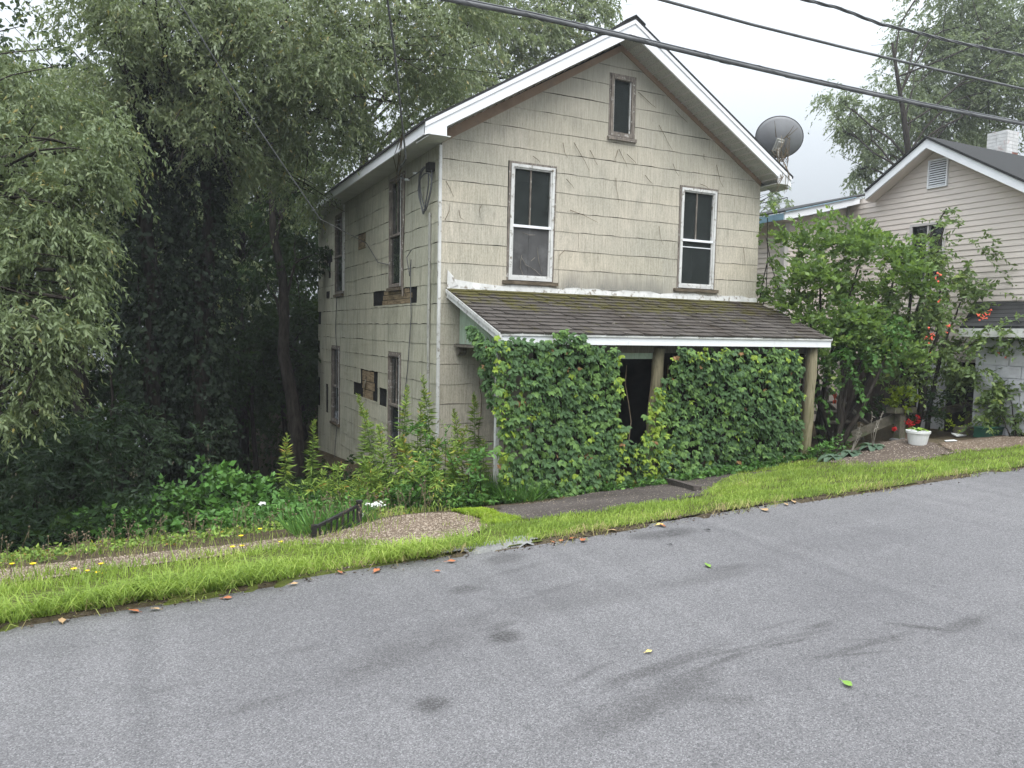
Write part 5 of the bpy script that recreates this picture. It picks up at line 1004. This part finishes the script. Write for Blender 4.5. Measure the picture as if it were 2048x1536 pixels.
for i, (a, b) in enumerate(RUN):
    p, q = onY(*a, Y0 - .035), onY(*b, Y0 - .035); m = (p + q) / 2 + np.array([rr.uniform(-.03, .03), -.006, rr.uniform(-.02, .02)]); m2 = m + (q - p) * .22 + np.array([rr.uniform(-.02, .02), 0, 0]); tag(runner([p, m, m2, q], .0048).build('dead_tendril', M['dry'], org=p), TLAB[i], 'vine', 'dry tendrils on the gable wall')
bm = MB()
for pts in ([(1043, 515), (1052, 530), (1070, 540), (1088, 558)], [(1043, 510), (1040, 535), (1047, 552)], [(1074, 495), (1078, 525), (1084, 545)], [(1070, 515), (1062, 522)], [(1045, 465), (1058, 470), (1070, 470)]):
    bm.tube([onY(a, b, Y0 - .012) for a, b in pts], .004, 4)
tag(bm.build('dead_tendril', M['bark_pale'], org=onY(1060, 520, Y0)), 'pale dry tendrils on the screen of the left upper window', 'vine')

# ================================================================ GRASS, GRAVEL, LITTER
def blades(name, label, x, y, h, w, lean, seed, mat='grass', base=None, tb=0.):
    rg = np.random.default_rng(seed); n = len(x); z = gz(x, y) + .004; a = rg.uniform(0, 2 * math.pi, n); p = np.stack([x, y, z], -1); wv = np.stack([np.cos(a), np.sin(a), 0 * a], -1) * (w * .5)[:, None]; b = rg.uniform(0, 2 * math.pi, n)
    ld = np.stack([np.cos(b), np.sin(b) - .25, 0 * b], -1) * (h * lean)[:, None]; m = p + ld * .35 + np.stack([0 * h, 0 * h, h * .62], -1); t = p + ld + np.stack([0 * h, 0 * h, h * (1 - .35 * lean)], -1)
    V = np.stack([p - wv, p + wv, m + wv * .7, m - wv * .7, t], 1).reshape(-1, 3); k = np.arange(n)[:, None] * 5; Fc = np.concatenate([k + [0, 1, 2], k + [0, 2, 3], k + [3, 2, 4]], 1).reshape(-1, 3)
    pt = .42 + .28 * noise2(x, y, 2.3, 4) + .18 * noise2(x, y, 6., 8) + rg.normal(0, .14, n) + tb; return tag(npmesh(name, V, Fc, M[mat], tint=np.repeat(np.clip(pt, 0, 1), 3)), label, kind='stuff')
rg = np.random.default_rng(8); n = 260000; x = rg.uniform(-3.2, 17, n); y = rg.uniform(4.55, 9.2, n); k = inpoly(x + .07 * noise2(x, y, 5, 1), y + .07 * noise2(x, y, 6, 4) + .04 * noise2(x, y, 14, 2), TURF) & (y > edge_n(x) + .01)
dens = np.clip(.62 + .75 * noise2(x, y, 2.6, 6) + .35 * noise2(x, y, 8.3, 3), .04, 1) * np.where(x < 1.6, .8, 1.) * np.clip(1.25 - np.clip(x, 0, 12) / 16, .4, 1); k &= rg.random(n) < dens; x, y = x[k], y[k]
long = np.clip((2.0 - x) / 1.6, 0, 1); h = (.035 + .03 * rg.random(len(x))) * (1 - long) + long * rg.uniform(.025, .105, len(x)) * (1 + .75 * noise2(x, y, 3, 9)); w = np.where(long > .5, .0075, .007) * rg.uniform(.7, 1.3, len(x))
blades('grass', 'bright verge grass, mown on the right and long at the left', x, y, h, w, rg.uniform(.3, 1.0, len(x)), 81)
n = 9000; x = rg.uniform(-2.4, 2.2, n); y = edge_n(x) + np.abs(rg.normal(0, .16, n)); k = rg.random(n) < np.clip(.5 + .8 * noise2(x, y, 3.1, 2), .05, 1); x, y = x[k], y[k]; blades('long_grass', 'arching long grass blades along the road edge', x, y, rg.uniform(.07, .21, len(x)), rg.uniform(.006, .011, len(x)), rg.uniform(.7, 1.4, len(x)), 82)
n = 5000; x = rg.uniform(-2.6, 12, n); y = edge_n(x) + rg.normal(.02, .05, n); k = rg.random(n) < np.clip(.35 + .7 * noise2(x, y, 4.1, 7), .05, 1); x, y = x[k], y[k]; blades('dry_grass', 'dry straw coloured grass along the road edge', x, y, rg.uniform(.03, .11, len(x)), np.full(len(x), .006), rg.uniform(.8, 1.4, len(x)), 86, tb=.55)
n = 14000; x = rg.uniform(-3, 3.0, n); y = rg.uniform(6.2, 9.0, n); k = rg.random(n) < np.clip(.22 + .5 * noise2(x, y, 2.2, 11), .02, .6); x, y = x[k], y[k]; blades('sparse_grass', 'sparse dry grass stems on the gravel path', x, y, rg.uniform(.04, .13, len(x)), np.full(len(x), .005), rg.uniform(.2, .8, len(x)), 83, tb=.35)
for pl, nm, lb, n, hh in (([(905, 1024), (960, 1020), (1000, 1030), (1040, 1042), (1000, 1052), (955, 1038)], 'groundcover', 'yellow green creeping groundcover on the path end', 9000, .05), ([(1390, 985), (1470, 950), (1600, 925), (1640, 925), (1560, 950), (1450, 985)], 'groundcover', 'yellow green moss beside the creeper foot', 5000, .03), ([(1290, 962), (1400, 950), (1440, 965), (1400, 985), (1370, 965)], 'groundcover', 'patch of moss on the broken walk', 1500, .02)):
    P = np.array([ground_at(*q)[:2] for q in pl]); x = rg.uniform(P[:, 0].min(), P[:, 0].max(), n); y = rg.uniform(P[:, 1].min(), P[:, 1].max(), n); k = inpoly(x + .06 * noise2(x, y, 7, 2), y + .06 * noise2(x, y, 8, 1), P); x, y = x[k], y[k]; blades(nm, lb, x, y, rg.uniform(.4, 1, len(x)) * hh, np.full(len(x), .013), rg.uniform(.6, 1.3, len(x)), 84, 'moss')
def chips(name, label, poly, n, s0, s1, mat, seed, edge=False):
    rg = np.random.default_rng(seed); P = np.asarray(poly); x = rg.uniform(P[:, 0].min(), P[:, 0].max(), n); y = rg.uniform(P[:, 1].min(), P[:, 1].max(), n); k = inpoly(x, y, P); x, y = x[k], y[k]; m = len(x); s = rg.uniform(s0, s1, m)[:, None, None]
    T = np.array([[1, 0, 0], [-.5, .8, 0], [-.6, -.7, .05], [.0, .05, .7]]) * .6; a = rg.uniform(0, 6.28, m); c, q = np.cos(a), np.sin(a); Rm = np.zeros((m, 3, 3)); Rm[:, 0, 0] = c; Rm[:, 0, 1] = -q; Rm[:, 1, 0] = q; Rm[:, 1, 1] = c; Rm[:, 2, 2] = 1
    V = np.einsum('mij,kj->mki', Rm, T) * s * rg.uniform(.6, 1.3, (m, 1, 3)) + np.stack([x, y, gz(x, y) + .013], -1)[:, None]; b = np.arange(m)[:, None] * 4; Fc = np.concatenate([b + [0, 1, 3], b + [1, 2, 3], b + [2, 0, 3]], 1).reshape(-1, 3); tag(npmesh(name, V.reshape(-1, 3), Fc, M[mat]), label, kind='stuff')
def gp(l): return [ground_at(*q)[:2] for q in l]
chips('gravel_chips', 'loose stone chips on the path', PATH, 16000, .008, .022, 'chip', 85)
chips('gravel_chips', 'pale chips on the dark soil mound', gp([(1655, 925), (1740, 936), (1830, 924), (1990, 898), (2048, 885), (2048, 865), (1880, 893), (1790, 884), (1720, 898)]), 2600, .008, .025, 'chip', 86)
chips('gravel_chips', 'pale chips on the dark sidewalk', gp([(985, 1034), (1200, 1024), (1420, 985), (1500, 950), (1200, 985), (1010, 1014)]), 1500, .006, .016, 'chip', 87)
# dirt and leaf crumbs in the road edge
x = np.linspace(-3, 14, 70); P = np.concatenate([np.stack([x, edge_n(x) - .05], -1), np.stack([x, edge_n(x) + .14], -1)[::-1]])
def crumbs(n, seed):
    rg = np.random.default_rng(seed); x = rg.uniform(-3, 14, n); y = edge_n(x) + rg.normal(.02, .06, n); P = np.stack([x, y, np.where(y < EDGE, zr(x), gz(x, y)) + .008], -1); d = unit(rg.normal(size=(n, 3)) * [1, 1, .15]); V, Fq = leaves(P, d, rg.uniform(.01, .035, n), rg.uniform(.006, .016, n), rg, .1); tag(npmesh('edge_litter', V, Fq, M['mulch']), 'dark crumbs and leaf bits along the road edge', kind='stuff')
crumbs(5000, 88)
def fallen(px_, py_, mat, ln, label, seed, grp=None):
    rg = np.random.default_rng(seed); p = ground_at(px_, py_); p[2] += .012; a = rg.uniform(0, 6.28); d = np.array([math.cos(a), math.sin(a), 0.]); s = np.array([-d[1], d[0], 0]); u = np.array([0, 0, 1.]); bm = MB(); ln *= .72; w = ln * .27
    O = [(0, 0, .0), (.25, .8, .06), (.55, 1, .10), (.82, .55, .05), (1, 0, .06), (.82, -.55, .02), (.55, -1, .03), (.25, -.8, .05)]; vs = [p + d * ln * t + s * w * k + u * ln * h * 1.6 for t, k, h in O] + [p + d * ln * .5 + u * .003]
    bm.add(vs, [(8, i, (i + 1) % 8) for i in range(8)]); bm.tube([p - d * ln * .3, p], .0016, 3); tag(bm.build('fallen_leaf', M[mat], org=p), label, 'leaf', grp or 'fallen leaves on and beside the road')
for i, (a, b, m, ln, lab) in enumerate(((1291, 1309, 'leaf_yellow', .055, 'small yellow fallen leaf alone on the middle of the road'), (1684, 1366, 'leaf_green', .09, 'pale green long leaf lying on the near asphalt'), (1420, 1138, 'leaf_green', .11, 'green leaf lying on the far half of the road'), (748, 1148, 'leaf_orange', .10, 'orange leaf at the road edge below the gravel path'), (684, 1150, 'leaf_orange', .08, 'orange leaf standing in the grass edge'), (868, 1146, 'leaf_orange', .06, 'small orange leaf on the asphalt near the edge'), (893, 1126, 'leaf_orange', .09, 'orange leaf in the grass by the old paving'), (1165, 1080, 'leaf_orange', .12, 'first of the orange leaves heaped at the gutter'), (1150, 1078, 'leaf_orange', .10, 'orange leaf lying left in the gutter heap'), (1122, 1082, 'leaf_orange', .09, 'orange leaf under the grass left of the gutter heap'), (1108, 1088, 'leaf_orange', .06, 'small orange leaf below the gutter heap'), (1234, 1064, 'leaf_brown', .12, 'large tan leaf beside the mown grass edge'), (1312, 1053, 'leaf_yellow', .10, 'pale leaf standing against the mown grass edge'), (1330, 1056, 'leaf_orange', .10, 'rust brown leaf next to the pale standing leaf'), (1522, 1020, 'leaf_brown', .14, 'curled tan leaf far along the gutter'), (1590, 1008, 'leaf_brown', .12, 'tan leaf at the gutter below the porch post'), (1575, 1013, 'leaf_brown', .10, 'smaller tan leaf beside the gutter below the porch post'), (1445, 996, 'leaf_orange', .08, 'lone orange leaf on the mown grass'), (1215, 968, 'leaf_orange', .08, 'orange leaf on the dark sidewalk'), (445, 1200, 'leaf_orange', .08, 'orange leaf at the left road edge under long grass'), (278, 1227, 'leaf_orange', .10, 'orange brown leaf on the left gutter'), (125, 1250, 'leaf_brown', .10, 'tan leaf in the gutter at the far left'), (320, 1222, 'leaf_brown', .08, 'tan leaf just right of the orange gutter leaf'), (580, 1172, 'leaf_brown', .07, 'tan leaf on the road edge by the long grass'), (1410, 1062, 'tar', .06, 'dark leaf scrap on the asphalt'), (1336, 1092, 'tar', .05, 'tiny dark scrap on the asphalt'))): fallen(a, b, m, ln, lab, 900 + i)
rl = random.Random(31)
ORD = ['first', 'second', 'third', 'fourth', 'fifth', 'sixth', 'seventh', 'eighth', 'ninth', 'tenth', 'eleventh', 'last']
for i, (a, b) in enumerate(sorted(((1042, 655), (1140, 625), (1230, 656), (1285, 655), (1330, 658), (1490, 660), (1575, 664), (1180, 622), (1610, 648), (1400, 648), (1360, 618), (1250, 640)))):     # pale twigs on the porch roof
    yy = 8.25 + (668 - b) / 70 * 1.5; p = onY(a, b, yy); p = np.array([p[0], yy, pz(yy) + .035]); q = p + np.array([rl.uniform(-.06, .06), rl.uniform(-.05, .05), .012]); bm = MB(); bm.tube([p, (p + q) / 2 + [.01, 0, .015], q], .006, 4); tag(bm.build('twig', M['bark_pale'], org=p), ORD[i] + ' pale twig from the left end of the porch roof', 'twig', 'pale twigs on the porch roof')

# ================================================================ SMALL OBJECTS
# iron railing stub above the bank
rp = ground_at(718, 1052); rq = ground_at(628, 1078); rl_ = thing('iron_railing', 'short black iron railing going down the bank beside the white flower', 'railing', tuple(rp))
bm = MB(); bm.box(rp + [0, 0, .08], (.045, .045, .30)); bm.build('post', M['iron'], rl_, bevel=.006); bm = MB(); bm.box(rp + [0, 0, .238], (.055, .055, .016)); bm.build('post_cap', M['iron'], rl_)
bm = MB(); bm.box(rq + [0, 0, .04], (.045, .045, .18)); bm.build('post', M['iron'], rl_)
for h0, h1 in ((.20, .10), (.03, .0)):
    bm = MB(); bm.beam(rp + [0, 0, h0], rq + [0, 0, h1], .03, .025); bm.build('rail', M['iron'], rl_)
for k in range(1, 8):
    t = k / 8; a = rp * (1 - t) + rq * t; bm = MB(); bm.bb(a + [-.008, -.008, .0], a + [.008, .008,   .20 * (1 - t) + .10 * t]); bm.build('baluster', M['iron'], rl_)
# Queen Anne's lace
for i, (a, b, Y, r, lab) in enumerate(((751, 1008, 7.9, .075, 'larger white flat topped flower above the path'), (727, 1030, 7.7, .045, 'smaller white flower beside the railing post'), (524, 1008, 9.0, .03, 'tiny white flower among the bank bushes'))):
    c = onY(a, b, Y); g = gpt(c[0], Y); t = thing('white_flower', lab, 'flower', tuple(g)); bm = MB(); bm.tube([g, (g + c) / 2 + [.02, 0, 0], c], .005, 5); bm.build('stem', M['stem'], t); bm = MB(); rg = np.random.default_rng(20 + i)
    for k in range(38):
        q = c + np.array([*(rg.normal(size=2) * r * .5), rg.uniform(-.01, .015)]); bm.lathe(q, [(.0, .008), (.012, .006), (.015, 0), (.0, -.006)], 6)
        if k % 4 == 0: bm.tube([c - [0, 0, .05], q], .002, 3)
    bm.build('flower_head', M['white_petal'], t)
# yellow composite flowers in the grass
YF_ = [(24, 1128, 'first'), (66, 1128, 'second'), (148, 1138, ''), (174, 1142, ''), (202, 1128, ''), (194, 1145, ''), (207, 1147, ''), (465, 1094, ''), (482, 1072, ''), (484, 1092, ''), (520, 1058, ''), (562, 1084, ''), (482, 1144, '')]
YL = ['yellow flower on a tall stalk at the far left', 'yellow flower just right of the tallest left one', 'yellow flower above the gravel, left of a close group', 'yellow flower low before the gravel', 'yellow flower standing above the close group', 'wide yellow flower in the close group', 'small yellow flower right in the close group', 'yellow flower on the gravel edge', 'yellow flower at the foot of the bank bushes', 'yellow flower low beside another on the gravel edge', 'yellow flower nearest the bright bushes', 'yellow flower left of the railing', 'yellow flower deep in the long grass']
for i, (a, b, _s) in enumerate(YF_):
    Y = 6.3 + .25 * rng.random() if i != 12 else 5.6; c = onY(a, b, Y); g = gpt(c[0], Y); t = thing('yellow_flower', YL[i], 'flower', tuple(g), 'yellow flowers in the verge'); bm = MB(); bm.tube([g, (g + c) / 2 + [.015, 0, 0], c], .0028, 4); bm.build('stem', M['stem'], t); bm = MB(); s = .017 + .008 * rng.random()
    for k in range(11):
        an = k / 11 * 6.283; d = np.array([math.cos(an), math.sin(an), .25]); w = np.array([-d[1], d[0], 0]) * s * .28; bm.add([c, c + d * s * .6 + w, c + d * s, c + d * s * .6 - w], [(0, 1, 2, 3)])
    bm.lathe(c, [(0, .007), (s * .35, .004), (s * .3, -.004), (0, -.006)], 7); bm.build('flower_head', M['yellow'], t)
# dry seed stalks above the gravel at the left
def seedstalks(n, seed):
    rg = np.random.default_rng(seed); bm = MB()
    for i in range(n):
        x = rg.uniform(-2.2, 2.6); y = rg.uniform(6.5, 7.6); g = gpt(x, y); h = rg.uniform(.12, .34); tp = g + [rg.normal() * .05, rg.normal() * .03, h]; bm.tube([g, (g + tp) / 2 + [rg.normal() * .02, 0, 0], tp], .0022, 3)
        for k in range(rg.integers(1, 4)): q = tp + rg.normal(size=3) * .03; bm.tube([tp - [0, 0, .05], q], .0015, 3); bm.lathe(q, [(0, .008), (.008, .003), (.006, -.006), (0, -.008)], 5)
    tag(bm.build('seed_stalks', M['dry']), 'dry brown seed stalks along the gravel path', kind='stuff')
seedstalks(190, 99)

# neighbour's yard: railing posts, rails, pots, planters, steps
P1 = ground_at(1798, 881); P2 = np.array([12.1, 7.75, 0]); P2[2] = gz(P2[0], P2[1]); q2 = ray(1940, 862); P2 = ground_at(1940, 864)
fn = thing('wooden_railing', 'old grey wooden railing with two stout posts beside the soil mound', 'railing', tuple(P1))
zt1 = onY(1798, 826, P1[1])[2]; zt2 = onY(1940, 806, P2[1])[2]
bm = MB(); bm.bb(P1 + [-.075, -.06, -.2], [P1[0] + .075, P1[1] + .06, zt1]); bm.build('post', M['wood_rail'], fn, bevel=.008)
bm = MB(); bm.bb(P2 + [-.08, -.06, -.2], [P2[0] + .08, P2[1] + .06, zt2]); bm.build('post', M['wood_rail'], fn, bevel=.008)
P3 = np.array([P1[0] - .25, P1[1] + .75, 0]); P3[2] = gz(P3[0], P3[1]); bm = MB(); bm.bb(P3 + [-.06, -.06, -.3], P3 + [.06, .06, .26]); bm.build('post', M['wood_rail'], fn)
L0 = onY(1690, 878, P1[1] + .25)
bm = MB(); bm.beam([P1[0], P1[1] + .09, zt1 - .09], L0 + [0, 0, -.0], .05, .15); bm.build('rail', M['wood_rail'], fn)
bm = MB(); bm.beam([P2[0], P2[1] + .09, zt2 - .06], [P1[0] + .05, P1[1] + .11, zt1 - .16], .05, .13); bm.build('rail', M['wood_rail'], fn)
bm = MB(); bm.beam([P2[0] + .05, P2[1], zt2 + .02], [P2[0] - .42, P2[1] + .02, zt2 - .06], .15, .04); bm.build('rail_cap', M['wood_rail'], fn)
bm = MB(); bm.lathe(P1, [(.06, .05), (.13, .03), (.15, .0), (.1, -.05)], 9); bm.build('post_foot', M['concrete'], fn)
def planter_plant(t, c, r, n, mat, ln, wd, seed, up=.4, name='foliage'):
    rg = np.random.default_rng(seed); P, u = in_ball(c, r, n, rg, .45, .8); V, Fq, tt = sprays(P, unit(u + [0, 0, .4]), 6, ln, wd, .25, .1, rg, up=up); npmesh(name, V, Fq, M[mat], t, tint=np.clip(tt + .25, 0, 1))
c = np.array([P1[0] + .0, P1[1], zt1]); t = thing('planter_box', 'wooden planter of yellow green leaves on top of the first railing post', 'planter', tuple(c)); bm = MB(); bm.bb(c + [-.26, -.09, .0], c + [.30, .09, .10]); bm.build('box', M['wood_rail'], t, bevel=.006); bm = MB(); bm.bb(c + [-.24, -.07, .101], c + [.28, .07, .108]); bm.build('soil', M['soil'], t); planter_plant(t, c + [.0, 0, .24], .24, 75, 'moss', .06, .045, 700)
pw = ground_at(1835, 889); t = thing('flower_pot', 'white plastic pot with small hosta beside the railing post', 'plant pot', tuple(pw)); bm = MB(); bm.lathe(pw, [(.0, .0), (.115, .0), (.118, .01), (.15, .17), (.162, .17), (.165, .205), (.152, .207), (.145, .17), (.0, .168)], 24); bm.build('pot', M['pot_white'], t, smooth=False); bm = MB(); bm.lathe(pw, [(0, .178), (.146, .175)], 16); bm.build('soil', M['soil'], t)
def broadleaf(bm, o, d, L, Wd, droop=.4):
    d = unit(np.array(d, float)); s = unit(np.cross(d, [0, 0, 1.])); u = np.cross(s, d); vs = []; fs = []
    for i in range(7):
        k = i / 6; c_ = o + d * L * k - np.array([0, 0, 1]) * droop * L * k * k; w = Wd * math.sin(math.pi * min(1, .08 + k * .92)) ** .75 * (1 - .25 * k); vs += [c_ - s * w * .5 + u * w * .22, c_ - u * .0, c_ + s * w * .5 + u * w * .22]
    for i in range(6): b = i * 3; fs += [(b, b + 1, b + 4, b + 3), (b + 1, b + 2, b + 5, b + 4)]
    bm.add(vs, fs)
rg = np.random.default_rng(44)
for k in range(13):
    a = k * 2.4; bm = MB(); broadleaf(bm, pw + [0, 0, .19], [math.cos(a), math.sin(a), .55 + .5 * rg.random()], .14 + .07 * rg.random(), .06, .5); bm.build('leaf', M['vine_light'] if k % 3 else M['vine_mid'], t)
g = P1 + [.27, .10, .0]; t = thing('geranium', 'red geranium between the railing post and the white pot', 'flower', tuple(g)); bm = MB(); bm.lathe(g, [(0, 0), (.09, 0), (.11, .14), (.0, .14)], 14); bm.build('pot', M['frieze'], t); planter_plant(t, g + [0, 0, .26], .16, 30, 'bush', .07, .06, 701)
for (a, b, rr_) in ((1815, 846, .06), (1822, 851, .045), (1836, 833, .035), (1837, 843, .025), (1790, 858, .035)):
    c = onY(a, b, P1[1] - .09); bm = MB(); rg = np.random.default_rng(int(a))
    for k in range(16): q = c + rg.normal(size=3) * rr_ * .5; bm.lathe(q, [(0, .014), (.018, .006), (.014, -.008), (0, -.012)], 6)
    bm.tube([c, (g + c) / 2 + [0, 0, .05], g + [0, 0, .2]], .004, 4); bm.build('flower_head', M['red'], t)
c = ground_at(1975, 874); t = thing('planter_box', 'dark green plastic planter box on the ground by the second post', 'planter', tuple(c)); bm = MB(); bm.prism([c + [-.22, -.08, 0], c + [.26, -.08, 0], c + [.30, -.11, .17], c + [-.25, -.11, .17]], (0, .18, 0)); bm.build('box', M['green_plastic'], t); bm = MB(); bm.beam(c + [-.26, -.02, .165], c + [.31, -.02, .165], .21, .015); bm.build('rim', M['green_plastic'], t); planter_plant(t, c + [.05, 0, .19], .15, 26, 'shrub', .05, .03, 702)
c2 = ground_at(1935, 872) + [0, .08, 0]; t = thing('planter_box', 'grey planter with straggly yellow leaves left of the green box', 'planter', tuple(c2)); bm = MB(); bm.prism([c2 + [-.12, -.08, 0], c2 + [.14, -.08, 0], c2 + [.16, -.1, .15], c2 + [-.14, -.1, .15]], (0, .17, 0)); bm.build('box', M['wood_rail'], t); planter_plant(t, c2 + [-.12, 0, .18], .2, 26, 'moss', .045, .03, 703)
c3 = ground_at(1918, 874); bm = MB(); bm.prism([c3 + [-.16, -.06, .02], c3 + [.02, -.09, .03], c3 + [.18, -.02, .02], c3 + [.12, .08, .03], c3 + [-.1, .07, .05]], (0, 0, .015)); tag(bm.build('paper_scrap', M['pot_white'], org=c3), 'crumpled white scrap lying left of the grey planter', 'litter')
bm = MB(); c4 = ground_at(1902, 884); bm.prism([c4 + [-.12, 0, .015], c4 + [.10, -.03, .015], c4 + [.13, .04, .018], c4 + [-.08, .05, .018]], (0, 0, .006)); tag(bm.build('paper_scrap', M['pot_white'], org=c4), 'flat pale scrap on the dirt path', 'litter')
# blue tarp bundled beside the second post
b0 = onY(1953, 858, P2[1] + .12); bm = MB(); rg = np.random.default_rng(17)
for k in range(6):
    a = k / 6 * 6.28; o = np.array([math.cos(a) * .045, math.sin(a) * .045, 0]); pts = [b0 + o * s + [dx, 0, z] for s, dx, z in ((1.4, .0, 0), (1.9, .01, .15), (1.7, .0, .34), (1.1, -.03, .6), (.8, -.06, .9), (.7, -.07, 1.15))]; bm.tube(pts, [.035, .045, .045, .035, .025, .02], 6)
tag(bm.build('tarp', M['tarp'], org=b0, smooth=True), 'gathered blue tarpaulin hanging behind the second railing post', 'tarp')
# grey deck steps between the shrub trunk and the railing
s0 = onY(1668, 838, 9.35); st = thing('wooden_steps', 'grey wooden steps behind the trunk of the large shrub', 'steps', tuple(s0))
for k in range(4):
    a = s0 + np.array([-.05 + .0 * k, .18 * k - .2, .16 * k - .22]); bm = MB(); bm.bb(a + [-.45, -.14, 0], a + [.30, .05, .035]); bm.build('tread', M['wood_grey'], st)
bm = MB(); bm.prism([s0 + [.27, -.55, -.6], s0 + [.27, .5, -.6], s0 + [.27, .5, .34], s0 + [.27, -.38, -.24]], (.035, 0, 0)); bm.build('stringer', M['wood_grey'], st)
bm = MB(); bm.beam(s0 + [.32, -.45, -.05], s0 + [.32, .5, .55], .06, .05); bm.build('handrail', M['wood_grey'], st)
for k, (dx, dz) in enumerate(((-.35, .9), (-.1, .95), (.35, .8))):
    bm = MB(); bm.bb(s0 + [dx, .5, -.6], s0 + [dx + .08, .58, dz]); bm.build('post', M['wood_grey'], st)
bo = onY(1669, 800, 9.2); t = thing('butterfly_ornament', 'orange butterfly ornament hanging above the steps', 'ornament', tuple(bo)); bm = MB()
for s in (1, -1): bm.prism([bo + [0, 0, 0], bo + [.05 * s, 0, .09], bo + [.02 * s, 0, .12], bo + [.0, 0, .05]], (0, -.008, 0)); bm.prism([bo + [0, 0, .01], bo + [.05 * s, 0, -.01], bo + [.03 * s, 0, -.07], bo + [.0, 0, -.03]], (0, -.008, 0))
bm.build('wing', M['orange'], t); bm = MB(); bm.tube([bo + [0, -.004, -.07], bo + [0, -.004, .09]], .006, 5); bm.tube([bo + [0, 0, .09], bo + [0, 0, .4]], .002, 3); bm.build('body', M['iron'], t)
# hostas and their dry flower stalks
HO = [((1700, 912), 'large hosta with broad blue green leaves at the mound edge'), ((1665, 920), 'hosta nearest the porch post'), ((1745, 898), 'hosta at the top of the soil mound')]
for i, ((a, b), lab) in enumerate(HO):
    g = ground_at(a, b); g[2] += .02; t = thing('hosta', lab, 'plant', tuple(g), 'hostas on the soil mound'); rg = np.random.default_rng(800 + i)
    for k in range(9):
        an = k * 2.39 + i; bm = MB(); broadleaf(bm, g + [0, 0, .01], [math.cos(an), math.sin(an), .55], .26 + .08 * rg.random(), .15, .75); bm.build('leaf', M['hosta'], t)
    if i != 1:
        for k in range(3):
            tp = g + [rg.uniform(-.15, .22), rg.uniform(-.1, .05), rg.uniform(.35, .55)]; bm = MB(); pts = [g, (g + tp) / 2 + [rg.uniform(-.05, .05), 0, .03], tp]; bm.tube(pts, .005, 4)
            for q in range(10): s = .45 + .55 * q / 10; o = np.array(pts[1]) * 2 * (1 - s) + np.array(tp) * (2 * s - 1) if s > .5 else pts[1]; bm.tube([o, o + rg.normal(size=3) * .02 + [0, 0, .012]], .0045, 4)
            bm.build('flower_stalk', M['bark_pale'], t)

# ================================================================ HAZE
bm = MB(); bm.bb((-35.5, -12.6, -13.5), (42.5, 44.5, 17.5)); hz = bm.build('haze', M['white']); hz['kind'] = 'stuff'; hz.data.materials.clear()
hm = bpy.data.materials.new('haze_air'); hm.use_nodes = True; t_ = hm.node_tree; t_.nodes.clear(); o_ = t_.nodes.new('ShaderNodeOutputMaterial'); v_n = t_.nodes.new('ShaderNodeVolumePrincipled'); v_n.inputs['Density'].default_value = HAZE_DENSITY; v_n.inputs['Color'].default_value = (.93, .96, 1, 1); v_n.inputs['Anisotropy'].default_value = .25
t_.links.new(v_n.outputs[0], o_.inputs['Volume']); hz.data.materials.append(hm)
